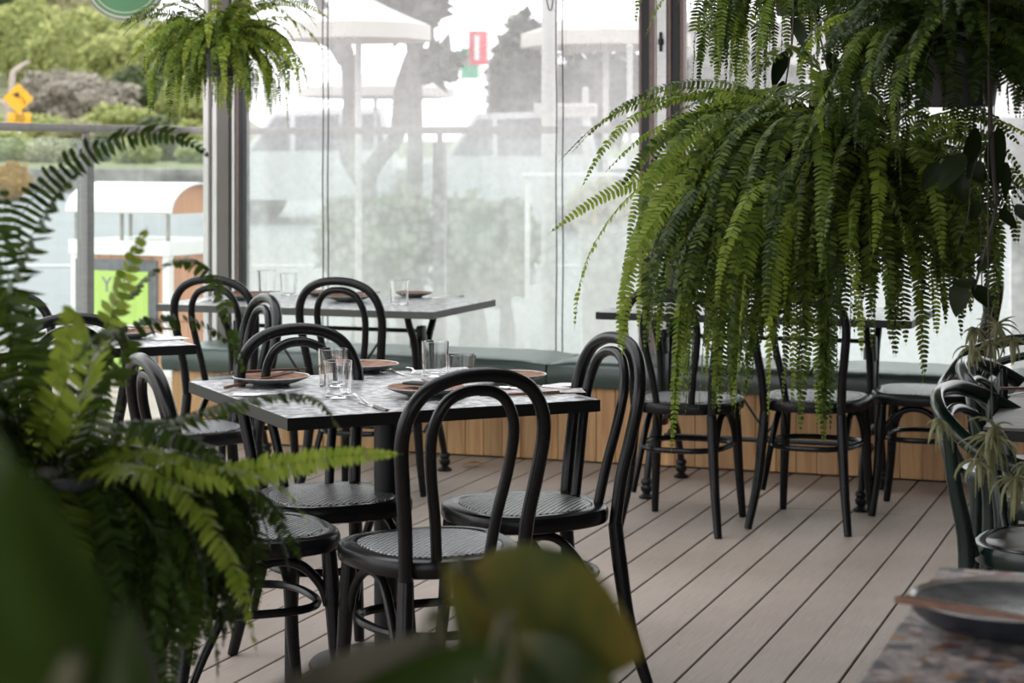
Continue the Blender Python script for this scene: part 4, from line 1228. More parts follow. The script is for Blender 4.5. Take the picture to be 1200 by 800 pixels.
def air_plant(label, clusters, Y, strand):
    rr = random.Random(14)
    root = at(*strand[0])
    t = thing('air_plant', label, 'hanging plant', tuple(root))
    MB().tube([at(*q) - root for q in strand], 0.0016, 5, sub=4).build('strand', M['vstem'], t)
    for (px, py, s, n, hang) in clusters:
        c = at(px, py, Y + rr.uniform(-.03, .03)) - root
        mb = MB()
        for k in range(n):
            az = rr.uniform(0, 2 * PI); e = R(rr.uniform(-70, 60) if not hang else rr.uniform(-85, 25)); L = s * rr.uniform(0.6, 1.2)
            pts = arch(c, az, e, L, R(rr.uniform(30, 110)), rr, seg=5)
            mb.tube(pts, [0.0042, 0.005, 0.0045, 0.0035, 0.0025, 0.0008], 5, flat=0.5)
        mb.build('tuft', M['tilla'], t)
    return t
air_plant('pale grey-green air plant tufts strung in front of the green armchairs', [(1102, 492, 0.06, 16, True), (1160, 512, 0.085, 34, True), (1146, 540, 0.07, 14, True), (1190, 560, 0.075, 30, True), (1165, 500, 0.06, 16, False), (1206, 545, 0.06, 16, True)], 3.9,
          [(1160, -215, 3.9), (1158, 300, 3.9), (1162, 440, 3.9), (1164, 505, 3.9), (1180, 545, 3.9), (1190, 560, 3.9)])
air_plant('olive air plant tufts hanging just below the trailing vine leaves', [(1142, 385, 0.05, 18, True), (1168, 382, 0.06, 22, False), (1140, 408, 0.05, 14, True), (1185, 398, 0.06, 14, True), (1163, 402, 0.05, 16, True)], 4.15,
          [(1150, -190, 4.15), (1150, 300, 4.15), (1155, 370, 4.15), (1150, 400, 4.15)])
# ------------------------------------------------------------------ outside: street, hillside, trees
M['paving'] = plain('pale_paving', (0.40, 0.33, 0.28), 0.8, var=0.08, scale=3)
M['asphalt'] = plain('even_grey_asphalt', (0.27, 0.27, 0.275), 0.8, var=0.06, scale=1.5)  # the road's own grey, faintly mottled
M['verge'] = plain('rough_grass', (0.15, 0.165, 0.06), 0.9, var=0.35, scale=2.5)
M['scrub'] = plain('scrub_hillside', (0.13, 0.14, 0.07), 0.95, var=0.5, scale=0.8)
M['stone'] = plain('rubble_stone', (0.20, 0.185, 0.17), 0.9, var=0.6, scale=3.2)
M['bark'] = plain('grey_bark', (0.10, 0.095, 0.085), 0.9, var=0.3, scale=6, bump=0.5, bscale=12)
M['palebark'] = plain('pale_dead_wood', (0.36, 0.31, 0.28), 0.9, var=0.2)
def hill_slope(X, Y):
    px = 600 + F * X / Y
    return 0.012 + 0.108 * max(0.0, min(1.0, (300 - px) / 110))
def ground_strip(name, Y0, Y1, zf, mat, X0=-60, X1=60, nx=40, ny=20, struct=True):
    mb = MB(); vs = []; fs = []
    for j in range(ny + 1):
        for i in range(nx + 1):
            X = X0 + (X1 - X0) * i / nx; Y = Y0 + (Y1 - Y0) * j / ny
            vs.append(cw(X, Y, zf(X, Y)))
    for j in range(ny):
        for i in range(nx):
            k = j * (nx + 1) + i; fs.append((k, k + 1, k + nx + 2, k + nx + 1))
    o = mb.add(vs, fs).build(name, mat)
    return structure(o)
def zroad(X, Y): return -0.16 + max(0, Y - 14.5) * 0.060
ground_strip('footpath', -7, 14.5, lambda X, Y: -0.16, M['paving'], -30, 30, 4, 4)
ground_strip('road', 14.5, 30, zroad, M['asphalt'], -60, 60, 4, 6)
ground_strip('verge', 30, 46, lambda X, Y: 1.05 + (Y - 30) * 0.012, M['verge'], -60, -5, 20, 8)
ground_strip('road_forecourt', 30, 46, lambda X, Y: 1.05 + (Y - 30) * 0.012, M['asphalt'], -5, 60, 20, 8)
ground_strip('hillside', 46, 110, lambda X, Y: 1.24 + (Y - 46) * hill_slope(X, Y) + min(1, (Y - 46) / 6) * 0.2 * noise.noise((X * 0.15, Y * 0.1, 0)) - 0.02, M['scrub'], -70, 70, 50, 30)
w = MB(); a = cw(-60, 30.0); 
w.box((0, 0, 0), (120, 0.4, 0.62), bev=0.04)
wo = w.build('retaining_wall', M['stone'], None, loc=cw(0, 30.1, 0.82), rz=YAW); structure(wo)
# painted road line
lm = MB().box((0, 0, 0), (60, 0.14, 0.012)).build('road_line', M['white_frame'], None, loc=cw(-20, 20.5, zroad(0, 20.5) + 0.008), rz=YAW); structure(lm)

TM = {
    'olive': leafmat('tree_leaf_olive', (0.20, 0.21, 0.11), (0.50, 0.49, 0.30), 0.42),
    'fresh': leafmat('tree_leaf_fresh', (0.20, 0.25, 0.085), (0.46, 0.48, 0.20), 0.42),
    'grey': leafmat('tree_leaf_grey', (0.20, 0.185, 0.145), (0.36, 0.33, 0.27), 0.25),
    'dark': leafmat('tree_leaf_dark', (0.06, 0.085, 0.04), (0.17, 0.20, 0.09), 0.3),
    'slate': leafmat('tree_leaf_slate', (0.05, 0.055, 0.045), (0.11, 0.12, 0.09), 0.25),
    'orange': leafmat('shrub_leaf_orange', (0.30, 0.19, 0.04), (0.45, 0.30, 0.07), 0.35),
}
def leaf_cloud(mb, c, rad, n, size, rr):
    vs = []; fs = []
    for _ in range(n):
        th = rr.uniform(0, 2 * PI); z = rr.uniform(-1, 1); q = rr.uniform(0.55, 1.0) ** 0.5
        s = math.sqrt(1 - z * z)
        d = Vector((s * math.cos(th), s * math.sin(th), z))
        bump_ = 1 + 0.28 * noise.noise(d * 2.3 + Vector(c))
        p = Vector(c) + Vector((d.x * rad[0], d.y * rad[1], d.z * rad[2])) * q * bump_
        u = Vector((rr.uniform(-1, 1), rr.uniform(-1, 1), rr.uniform(-0.6, 0.6))).normalized(); v = u.cross(d)
        if v.length < 0.1: v = Vector((0, 0, 1))
        v.normalize(); sz = size * rr.uniform(0.6, 1.4); b = len(vs)
        vs += [p - u * sz, p + v * sz * 0.42, p + u * sz, p - v * sz * 0.42]
        fs += [(b, b + 1, b + 2, b + 3)]
    mb.add(vs, fs)
def core(mb, c, rad):
    bm = bmesh.new(); bmesh.ops.create_icosphere(bm, subdivisions=3, radius=1.0)
    bm.verts.index_update(); vs = []
    for v in bm.verts:
        d = v.co.copy(); k = 0.80 * (1 + 0.28 * noise.noise(d * 2.3 + Vector(c)))
        vs.append((c[0] + d.x * rad[0] * k, c[1] + d.y * rad[1] * k, c[2] + d.z * rad[2] * k))
    mb.add(vs, [[q.index for q in f.verts] for f in bm.faces]); bm.free()

def shrub(name, label, cat, X, Y, zb, blobs, mat, n=900, size=0.10, seed=1, trunk=None, group=None, corem=None):
    rr = random.Random(seed)
    t = thing(name, label, cat, cw(X, Y, zb), YAW, group)
    mb = MB(); mc = MB()
    tot = sum(b[3] * b[5] for b in blobs)
    for (dx, dy, dz, rx, ry, rz_) in blobs:
        leaf_cloud(mb, (dx, dy, dz), (rx, ry, rz_), int(n * rx * rz_ / tot), size, rr)
        core(mc, (dx, dy, dz), (rx, ry, rz_))
    fo = mb.build('foliage', TM[mat], t, smooth=False)
    mc.build('inner_growth', TM[corem or mat], fo)
    if trunk:
        for pts, rad in trunk:
            MB().tube([Vector(p) for p in pts], rad, 10, sub=4).build('trunk', M['bark'], t)
    else:
        MB().tube([Vector((0, 0, -0.15)), Vector((0.02, 0, 0.15)), Vector((0.0, 0.02, 0.4))], [0.07, 0.06, 0.04], 8).build('stem', M['bark'], t)
    return t
def zh(X, Y): 
    if Y < 30: return zroad(X, Y)
    if Y < 46: return 1.05 + (Y - 30) * 0.012
    return 1.24 + (Y - 46) * hill_slope(X, Y)
def px2X(px, Y): return (px - 600) / F * Y
GB_ = 'bushes on the bank across the road'
bank = [
    (-2, 74, 'olive', 2.6, 4.4, 'tall olive tree rising at the top left corner behind the road sign', 0.5),
    (62, 80, 'olive', 2.5, 4.6, 'olive tree with darker gaps above the yellow sign', 0.5),
    (-24, 68, 'dark', 1.7, 2.6, 'dark leafy tree at the far left edge behind the yellow sign', 0.6),
    (112, 72, 'olive', 1.5, 2.0, 'pale olive tree below the round green sign', 0.5),
    (95, 62.5, 'fresh', 1.7, 1.5, 'bright green bush in the middle of the bank', 0.9),
    (38, 65, 'fresh', 1.5, 1.6, 'light green bush just right of the yellow sign', 0.9),
    (150, 60, 'fresh', 1.5, 1.2, 'rounded yellow-green bush left of the small hanging fern', 0.8),
    (205, 67.5, 'olive', 1.4, 1.25, 'olive bush directly behind the small hanging fern', 0.7),
    (62, 55, 'grey', 1.3, 0.75, 'grey twiggy scrub above the handrail, right of the yellow sign', 0.9),
    (115, 52.8, 'grey', 1.2, 0.70, 'grey dry brush above the handrail post', 0.8),
    (168, 57.4, 'dark', 1.0, 0.75, 'dark green bush above the handrail, right of the dry brush', 0.8),
    (222, 56, 'fresh', 0.9, 0.85, 'fresh green bush beside the left window post', 0.8),
    (45, 49.0, 'fresh', 0.9, 0.42, 'low green shrub behind the glass below the yellow sign', 0.5),
    (135, 50.9, 'fresh', 0.85, 0.45, 'low green shrub behind the glass right of the metal post', 0.5),
    (185, 47.4, 'dark', 0.75, 0.48, 'dark rounded shrub behind the glass, right part', 0.5),
    (92, 47.2, 'olive', 0.7, 0.45, 'olive shrub behind the metal handrail post', 0.5),
    (228, 45.6, 'fresh', 0.6, 0.50, 'leafy shrub behind the glass close to the window post', 0.5),
    (-8, 47.4, 'fresh', 0.8, 0.5, 'green shrub behind the glass at the far left edge', 0.5),
]
for k, (px, Y, mt, r, hgt, lab, cz) in enumerate(bank):
    X = px2X(px, Y); zb = zh(X, Y) - 0.1
    rr = random.Random(100 + k)
    blobs = [(0, 0, hgt * 0.9, r * 0.85, min(r * 0.5, 0.9), hgt)]
    for q in range(6):
        an = rr.uniform(0, 2 * PI); blobs.append((r * 0.7 * math.cos(an), min(r * 0.3, 0.4) * math.sin(an), hgt * rr.uniform(0.5, 1.55), r * rr.uniform(0.35, 0.55), min(r * 0.4, 0.7), hgt * rr.uniform(0.3, 0.45)))
    shrub('bush' if hgt < 2.3 else 'tree', lab, 'bush' if hgt < 2.3 else 'tree', X, Y, zb, blobs, mt, n=4200, size=0.13 if hgt > 1 else 0.10, seed=k, group=GB_)
for k, (px, Y, mt, r, hgt, lab) in enumerate([(14, 41, 'fresh', 0.5, 0.36, 'leafy green shrub on the verge at the left border, under the yellow sign'), (58, 39.6, 'olive', 0.45, 0.30, 'olive shrub on the verge just left of the metal rail post'),
        (128, 41, 'dark', 0.5, 0.36, 'dark shrub on the verge just right of the metal rail post'), (160, 38.6, 'fresh', 0.42, 0.30, 'light green shrub on the verge above the bin roof'),
        (192, 41.5, 'dark', 0.5, 0.42, 'larger dark shrub on the verge above the bin roof arch'), (234, 39, 'fresh', 0.42, 0.34, 'green shrub on the verge touching the white window bead')]):
    X = px2X(px, Y); rr = random.Random(400 + k)
    shrub('bush', lab, 'bush', X, Y, zh(X, Y) - 0.05, [(0, 0, hgt * 0.85, r, r * 0.7, hgt), (-r * 0.6, 0, hgt * 0.6, r * 0.5, r * 0.5, hgt * 0.6), (r * 0.6, 0.05, hgt * 0.7, r * 0.5, r * 0.5, hgt * 0.6)], mt, 1500, 0.07, 420 + k, group='shrubs along the verge')
X = px2X(16, 28.5); shrub('orange_shrub', 'rounded orange-leaved shrub at the road edge near the left border', 'bush', X, 28.5, zroad(X, 28.5), [(0, 0, 0.28, 0.24, 0.24, 0.30), (-0.25, 0, 0.2, 0.2, 0.2, 0.2)], 'orange', 900, 0.05, 55)
# bare grey tree limbs beside the sign
t = thing('bare_tree', 'bare pale tree limb bent behind the yellow road sign', 'tree', cw(px2X(10, 44.3), 44.3, 1.2), YAW)
def q_(px, py, Y): return (px2X(px, Y) - px2X(10, 44.3), 0, EYE - (py - HOR) * Y / F - 1.2)
MB().tube([Vector(q_(10, 186, 44.3)), Vector(q_(9, 150, 44.3)), Vector(q_(13, 120, 44.3)), Vector(q_(15, 88, 44.3)), Vector(q_(22, 80, 44.3)), Vector(q_(34, 72, 44.3))], [0.10, .085, .08, .07, .06, .045], 8, sub=4).build('trunk', M['palebark'], t)
MB().tube([Vector(q_(12, 135, 44.3)), Vector(q_(5, 122, 44.3)), Vector(q_(-4, 116, 44.3))], [.06, .05, .035], 8, sub=4).build('branch', M['palebark'], t)

# ------------------------------------------------------------------ road sign
M['yellow'] = plain('sign_yellow', (0.72, 0.36, 0.012), 0.5, var=0.04)
M['signblack'] = plain('sign_black', (0.02, 0.015, 0.012), 0.5)
def text_mesh(name, s, size, mat, parent, loc, rot, ext=0.002, align='CENTER', sx=1.0):
    cu = bpy.data.curves.new(name, 'FONT'); cu.body = s; cu.size = size; cu.align_x = align; cu.align_y = 'CENTER'; cu.extrude = ext
    tmp = bpy.data.objects.new('tmp', cu); col.objects.link(tmp)
    bpy.context.view_layer.update()
    dg = bpy.context.evaluated_depsgraph_get()
    me = bpy.data.meshes.new_from_object(tmp.evaluated_get(dg))
    bpy.data.objects.remove(tmp); bpy.data.curves.remove(cu)
    me.materials.clear(); me.materials.append(mat)
    o = bpy.data.objects.new(name, me); col.objects.link(o)
    o.parent = parent; o.location = loc; o.rotation_euler = rot; o.scale = (sx, 1, 1)
    return o
UP = (PI / 2, 0, 0)
Ys = 43.0
sx = px2X(23, Ys)
sg = thing('road_sign', 'yellow diamond bend sign with arrow above a 30 plate, on a pole across the road', 'road sign', cw(sx, Ys, 1.2), YAW)
zc = EYE - (115.5 - HOR) * Ys / F - 1.2; hd = 0.335
MB().tube([Vector((0, 0.03, -0.1)), Vector((0, 0.03, zc + 0.2))], 0.032, 10).build('pole', M['alu'], sg)
bm_ = MB().prism([(0, -hd), (hd, 0), (0, hd), (-hd, 0)], 0, 0.012); bm_.xf(Matrix.Translation((-0.03, 0, zc)) @ Matrix.Rotation(PI / 2, 4, 'X'))
bm_.build('diamond_board', M['yellow'], sg, smooth=False)
ar = MB().tube([Vector((0.115, -0.016, zc - 0.13)), Vector((0.10, -0.016, zc - 0.04)), Vector((0.05, -0.016, zc + 0.03)), Vector((-0.03, -0.016, zc + 0.08))], 0.028, 6, flat=0.2, sub=4)
ar.rings([[(-0.01, y, zc + 0.155), (-0.16, y, zc + 0.085), (-0.02, y, zc + 0.01)] for y in (-0.021, -0.014)])
ar.build('bend_arrow', M['signblack'], sg)
zp = EYE - (138.5 - HOR) * Ys / F - 1.2
MB().box((-0.005, 0, zp), (0.50, 0.012, 0.24), bev=0.003).build('speed_plate', M['yellow'], sg)
text_mesh('speed_digits', '30', 0.24, M['signblack'], sg, (-0.005, -0.012, zp), UP)

# ------------------------------------------------------------------ glass balustrade around the deck corner
ZR = 1.507
def rail_run(label, p0, p1, posts, pane_gap):
    p0, p1 = Vector(p0), Vector(p1); d = (p1 - p0); L = d.length; ang = math.atan2(d.y, d.x)
    t = thing('glass_balustrade', label, 'balustrade', (p0.x, p0.y, 0), ang)
    MB().box((L / 2, 0, ZR - 0.018), (L, 0.055, 0.036), bev=0.005).build('handrail', M['alusat'], t)
    xs = []
    for s in posts:
        b = MB().box((s, 0, (ZR - 0.08) / 2), (0.058, 0.058, ZR - 0.08), bev=0.004)
        po = b.build('post', M['postgrey'], t, smooth=False)
        MB().box((s, 0, ZR - 0.058), (0.024, 0.024, 0.05), bev=0.002).build('rail_stem', M['alusat'], po)
        for zz in (0.45, 1.02):
            pass
    ed = [0.0] + list(posts) + [L]
    for a, b in zip(ed, ed[1:]):
        if b - a < 0.2: continue
        MB().box(((a + b) / 2, 0, (ZR - 0.06) / 2 + 0.03), (b - a - 0.09, 0.010, ZR - 0.13)).build('glass_panel', M['pane'], t, smooth=False)
    return t
s0 = at(100, 300, 9.19)
rail_run('glass balustrade with metal handrail along the open left side, before the street', (LEFT_X, 4.4, 0), (LEFT_X, 9.30, 0), [0.6, 2.1, 7.98 - 4.4, 4.82], 0)
rail_run('glass balustrade and handrail outside the clear blinds', (LEFT_X + 0.06, 9.30, 0), (2.4, 9.30, 0), [-3.727 - LEFT_X - 0.06, -2.42 - LEFT_X - 0.06, -0.95 - LEFT_X, 0.6 - LEFT_X, 2.0 - LEFT_X], 0)

# ------------------------------------------------------------------ litter-bin enclosure with poster
M['cedar'] = woodmat('orange_cedar_cladding', (0.42, 0.17, 0.075), (0.62, 0.30, 0.15), 2, (9, 9, 0.7), 0.6, 0.12)
M['lime'] = plain('lime_poster', (0.42, 0.62, 0.10), 0.6, var=0.03)
M['slateink'] = plain('slate_lettering', (0.16, 0.18, 0.21), 0.6, var=0.05)
M['postergrey'] = plain('dark_poster_frame', (0.085, 0.09, 0.10), 0.5, var=0.3, scale=20)
M['whitesteel'] = plain('white_steel', (0.78, 0.77, 0.76), 0.4, var=0.03)
Yb = 13.6
X0 = px2X(197, Yb)       # right front corner of the box
bn = thing('bin_enclosure', 'timber-clad street litter bin with curved white roof and lime green poster', 'litter bin', cw(X0, Yb, -0.16), YAW - R(26))
# local: x along the poster face (to the left is negative), y back
W, D, ZB = 0.78, 0.62, 1.54 - (300 - HOR) * Yb / F
pst = MB()
for (x, y) in ((-W, 0), (0, 0), (-W, D), (0, D)):
    pst = MB().box((x, y, ZB / 2), (0.055, 0.055, ZB), bev=0.003).build('corner_post', M['whitesteel'], bn, smooth=False)
def clad(n, p0, p1, z0, z1):
    mb = MB(); p0, p1 = Vector(p0), Vector(p1); L = (p1 - p0).length; k = max(1, int(L / 0.085)); d = (p1 - p0) / k
    for i in range(k):
        c = p0 + d * (i + 0.5); mb.box((c.x, c.y, (z0 + z1) / 2), (L / k - 0.004, 0.02, z1 - z0), rz=math.atan2(d.y, d.x), bev=0.002, seg=1)
    return mb.build(n, M['cedar'], bn, smooth=False)
clad('timber_panel', (-W + 0.03, 0), (-0.03, 0), 0.04, ZB)
clad('timber_panel', (0, 0.03), (0, D - 0.03), 0.04, ZB)
clad('timber_panel', (-W, 0.03), (-W, D - 0.03), 0.04, ZB)
MB().box((-W / 2, D / 2, ZB + 0.05), (W + 0.08, D + 0.08, 0.10), bev=0.004).build('top_rim', M['whitesteel'], bn, smooth=False)
MB().box((-W / 2, D / 2, 0.02), (W + 0.02, D + 0.02, 0.04)).build('skid', M['postergrey'], bn, smooth=False)
for (x, y) in ((-W, 0), (0, 0), (-W, D), (0, D), (-W / 2, 0)):
    MB().box((x, y, ZB + 0.20), (0.02, 0.02, 0.22)).build('roof_stay', M['alusat'], bn, smooth=False)
# barrel roof: axis along x
rf = MB(); prof = []
for k in range(15):
    th = PI * k / 14; prof.append((D / 2 - (D / 2 + 0.05) * math.cos(th), ZB + 0.30 + 0.20 * math.sin(th)))
out_ = [[(x, y, z) for y, z in prof] + [(x, D / 2 + (y - D / 2) * 0.96, z - 0.012) for y, z in reversed(prof)] for x in (-W - 0.06, 0.06)]
rf.rings(out_).build('curved_roof', M['whitesteel'], bn, angle=30)
gb = MB().rings([[(x, D / 2 + (y - D / 2) * 0.93, z - 0.015) for y, z in prof] for x in (-0.03, 0.0)])
gb.build('gable_panel', M['cedar'], bn, smooth=False)
PW, PH = 0.56, ZB - 0.16
po = MB().box((-0.42, -0.02, 0.07 + PH / 2), (PW + 0.13, 0.025, PH + 0.12), bev=0.003).build('poster_frame', M['postergrey'], bn, smooth=False)
pp = MB().box((-0.42, -0.036, 0.07 + PH / 2 - 0.02), (PW, 0.008, PH), bev=0.001).build('poster', M['lime'], bn, smooth=False)
zt = 0.07 + PH - 0.12
for row, (s, xx) in enumerate((('Y  R', -0.40), ('D', -0.40), ('RE', -0.34))):
    text_mesh('lettering', s, 0.15, M['slateink'], pp, (xx, -0.042, zt - 0.165 * row), UP, 0.001)
# low timber planter at the kerb
def planter(label, X, Y, w, d, h):
    t = thing('street_planter', label, 'planter', cw(X, Y, -0.16), YAW)
    mb = MB(); k = int(w / 0.1)
    for i in range(k): mb.box((-w / 2 + (i + 0.5) * w / k, -d / 2, h / 2), (w / k - 0.005, 0.03, h), bev=0.002, seg=1)
    for i in range(int(d / 0.1)): mb.box((w / 2, -d / 2 + (i + 0.5) * d / int(d / 0.1), h / 2), (0.03, d / int(d / 0.1) - 0.005, h), bev=0.002, seg=1)
    for i in range(int(d / 0.1)): mb.box((-w / 2, -d / 2 + (i + 0.5) * d / int(d / 0.1), h / 2), (0.03, d / int(d / 0.1) - 0.005, h), bev=0.002, seg=1)
    mb.build('timber_panel', M['cedar'], t, smooth=False)
    MB().box((0, 0, h + 0.02), (w + 0.06, d + 0.06, 0.04), bev=0.004).build('capping', M['whitesteel'], t, smooth=False)
    return t

# ------------------------------------------------------------------ things seen through the damp blinds
def forked(label, X, Y, trunks, blobs, seed, mat='slate', n=2200):
    zb = zroad(X, Y) - 0.05
    return shrub('street_tree', label, 'tree', X, Y, zb, blobs, mat, n=n, size=0.16, seed=seed, trunk=trunks)
Yt = 20.0
Xt = px2X(430, Yt); zt0 = zroad(Xt, Yt) - 0.05
def L(px, py, Y=Yt, X=None): return (px2X(px, Y) - (Xt if X is None else X), 0, EYE - (py - HOR) * Y / F - zt0)
forked('forked tree trunk splitting into a Y, blurred behind the long clear blind', Xt, Yt, [
    ([(0, 0, 0), L(428, 250), L(428, 215), L(408, 180), L(412, 120), L(405, 60), L(385, 20), L(350, -40)], [.12, .115, .11, .095, .09, .085, .07, .04]),
    ([L(428, 222), L(440, 190), L(465, 160), L(470, 110), L(485, 60), L(520, 0), L(560, -60)], [.09, .085, .085, .08, .07, .06, .03]),
    ([L(405, 70), L(390, 52), L(372, 45)], [.10, .07, .04])],
    [(0.45, 0.0, L(0, -12)[2], 0.35, 0.4, 0.30), (1.0, 0.2, L(0, -60)[2], 0.7, 0.5, 0.35), (-0.8, 0, L(0, -50)[2], 0.7, 0.5, 0.40), (0.1, 0, L(0, -90)[2], 0.8, 0.6, 0.4)], 201, n=1500)
Xq = px2X(484, 16.2); zt0 = zroad(Xq, 16.2) - 0.05
def L2(px, py): return (px2X(px, 16.2) - Xq, 0, EYE - (py - HOR) * 16.2 / F - zt0)
forked('straight slim tree trunk right of the forked tree, behind the long clear blind', Xq, 16.2, [
    ([(0, 0, 0), L2(486, 220), L2(486, 120), L2(483, 40), L2(470, -20), L2(455, -80)], [.075, .07, .065, .06, .055, .03])],
    [(-0.05, 0, L2(0, 10)[2], 0.26, 0.3, 0.24), (0.2, 0.2, L2(0, 74)[2], 0.16, 0.2, 0.14), (0.1, 0, L2(0, -60)[2], 0.5, 0.4, 0.25)], 202, n=900)
def mass(px, py, Y, rx, rz_, label, mat, seed, n=1500):
    X = px2X(px, Y); zb = zroad(X, min(Y, 30)); zc_ = EYE - (py - HOR) * Y / F - zb
    shrub('street_tree', label, 'tree', X, Y, zb - 0.05, [(0, 0, zc_, rx, rx * 0.7, rz_), (-rx * 0.6, 0, zc_ - rz_ * 0.4, rx * 0.5, rx * 0.5, rz_ * 0.6), (rx * 0.5, 0, zc_ + rz_ * 0.3, rx * 0.6, rx * 0.5, rz_ * 0.6)], mat, n=n, size=0.16, seed=seed,
          trunk=[([(0, 0, 0), (0.05, 0, zc_ * 0.5), (0, 0, zc_)], [0.12, 0.1, 0.07])])
mass(610, 95, 27.5, 0.40, 0.95, 'dark green tree behind the clear blind, left of the white post', 'slate', 203)
mass(700, 105, 26, 0.75, 0.6, 'dark leafy tree behind the clear blind, over the street name sign', 'slate', 204)
mass(850, 110, 23.6, 0.8, 0.6, 'grey-green tree behind the second clear blind', 'slate', 205)
# hedge of separate low shrubs
for k, (px, py, Y, rx, rz_, lab) in enumerate([
    (418, 262, 15.5, 0.30, 0.26, 'low clipped shrub at the foot of the forked tree, behind the blind'),
    (470, 258, 15.4, 0.28, 0.27, 'low clipped shrub under the slim tree trunk, behind the blind'),
    (545, 262, 15.2, 0.26, 0.27, 'low clipped shrub right of the balustrade post, behind the blind'),
    (592, 266, 15.3, 0.24, 0.26, 'low clipped shrub below the parked van, behind the blind'),
    (445, 300, 14.9, 0.30, 0.22, 'front shrub of the hedge, left part, behind the blind'),
    (560, 305, 14.8, 0.32, 0.24, 'front shrub of the hedge, right part, behind the blind')]):
    X = px2X(px, Y); zb = zroad(X, Y); zc_ = EYE - (py - HOR) * Y / F - zb
    shrub('hedge_shrub', lab, 'bush', X, Y, zb - 0.02, [(0, 0, max(0.2, zc_), rx, rx, rz_), (rx * 0.4, 0, max(0.16, zc_ - 0.12), rx * 0.8, rx, rz_ * 0.9), (-rx * 0.4, 0, max(0.16, zc_ - 0.15), rx * 0.7, rx, rz_ * 0.9)], 'dark', 900, 0.06, 300 + k, group='hedge shrubs across the footpath')
# parked van
M['vanpaint'] = plain('pale_grey_van_paint', (0.42, 0.43, 0.44), 0.3, var=0.03)
M['signwhite'] = plain('dull_white_sign', (0.40, 0.40, 0.385), 0.6, var=0.04)
def van():
    Y = 24.5; X = px2X(598, Y); zb = zroad(X, Y)
    t = thing('parked_van', 'pale van with dark side windows parked across the road, hazy behind the blind', 'van', cw(X, Y, zb), YAW)
    hw = 0.95
    side = [(-1.05, 0.28), (-1.05, 0.80), (-0.80, 0.86), (-0.42, 1.40), (0.95, 1.44), (1.05, 0.9), (1.05, 0.28)]
    k = 0.92
    b = MB().rings([[(x * 0.98, -0.62, z) for x, z in side], [(x, -0.58, z) for x, z in side], [(x, 0.58, z) for x, z in side], [(x * 0.98, 0.62, z) for x, z in side]])
    b.build('van_body', M['vanpaint'], t, angle=25)
    for poly in ([(-0.70, 0.90), (-0.40, 1.32), (-0.22, 1.33), (-0.22, 0.90)], [(-0.15, 0.90), (-0.15, 1.33), (0.40, 1.35), (0.40, 0.90)], [(0.47, 0.90), (0.47, 1.35), (0.90, 1.36), (0.96, 0.92)]):
        MB().rings([[(x, y, z) for x, z in poly] for y in (-0.632, -0.60)]).build('side_window', M['postergrey'], t, smooth=False)
    for wx_ in (-0.66, 0.66):
        for sy in (-0.52, 0.52):
            w = MB().lathe([(0.0, -0.09), (0.24, -0.09), (0.27, -0.05), (0.27, 0.05), (0.24, 0.09), (0.0, 0.09)], 24)
            w.xf(Matrix.Translation((wx_, sy, 0.27)) @ Matrix.Rotation(PI / 2, 4, 'X')); w.build('wheel', M['darkslot'], t)
    MB().box((-1.06, -0.45, 0.62), (0.03, 0.2, 0.1), bev=0.01).build('headlamp', M['yellow'], t)
    return t
v0 = van()
v1 = copy_tree(v0); v1.location = cw(px2X(366, 25.5), 25.5, zroad(0, 25.5)); v1['label'] = 'pale parked van left of the forked tree trunk, hazy behind the blind'
def pole(px, w, Y, ztop_px, label, name='street_pole'):
    X = px2X(px, Y); zb = zroad(X, Y)
    t = thing(name, label, 'pole', cw(X, Y, zb), YAW)
    h = EYE - (ztop_px - HOR) * Y / F - zb
    MB().lathe([(w * 0.9, 0.0), (w * 0.9, 0.03), (w / 2 * 1.05, 0.04), (w / 2, h)], 20).build('pole_shaft', M['signwhite'], t)
    MB().lathe([(w / 2 + 0.004, h - 0.01), (w / 2 + 0.004, h + 0.01), (0.0, h + 0.02)], 20).build('pole_cap', M['signwhite'], t)
    return t
pole(644, 0.098, 12.3, -30, 'thick white post outside, left of the twin blind cords')
pole(738, 0.036, 12.6, 55, 'thin pale pole outside, near the dark window post')
Y = 13.6; X = px2X(686, Y); zb = zroad(X, Y)
sn = thing('street_name_sign', 'pale street name sign on a post, faint behind the blind', 'street sign', cw(X, Y, zb), YAW)
hp = EYE - (103 - HOR) * Y / F - zb
MB().lathe([(0.022, 0.0), (0.022, hp), (0.0, hp + 0.01)], 14).build('post', M['signwhite'], sn)
zs = EYE - (129 - HOR) * Y / F - zb
MB().box((-0.135, -0.03, zs), (0.435, 0.015, 0.092), bev=0.003).build('name_board', M['signwhite'], sn)
text_mesh('lettering', 'THE POST', 0.058, M['alusat'], sn, (-0.06, -0.04, zs), UP, 0.001)
# white box planter with flowering shrub
Y = 11.4; X = px2X(705, Y)
bp = thing('white_planter', 'tall white square planter holding a shrub with orange flowers, outside the blind', 'planter', cw(X, Y, -0.16), YAW)
hb = EYE - (262 - HOR) * Y / F + 0.16
n_ = MB().rings([[(x * s, y * s, z) for x, y in ((-.125, -.125), (.125, -.125), (.125, .125), (-.125, .125))] for s, z in ((0.86, 0.0), (1.0, hb), (0.9, hb), (0.88, hb - 0.03))])
n_.build('planter_box', M['whitesteel'], bp, smooth=False)
mb = MB(); rr = random.Random(8)
leaf_cloud(mb, (0, 0, hb + 0.10), (0.20, 0.18, 0.16), 900, 0.03, rr); mb.build('shrub_foliage', TM['olive'], bp, smooth=False)
for q in range(7):
    c = Vector((rr.uniform(-.17, .17), rr.uniform(-.2, -.1), hb + rr.uniform(0.0, 0.22)))
    MB().lathe([(0.0, 0.0), (0.014, 0.008), (0.017, 0.018), (0.0, 0.024)], 8, c).build('flower', M['yellow'], bp)
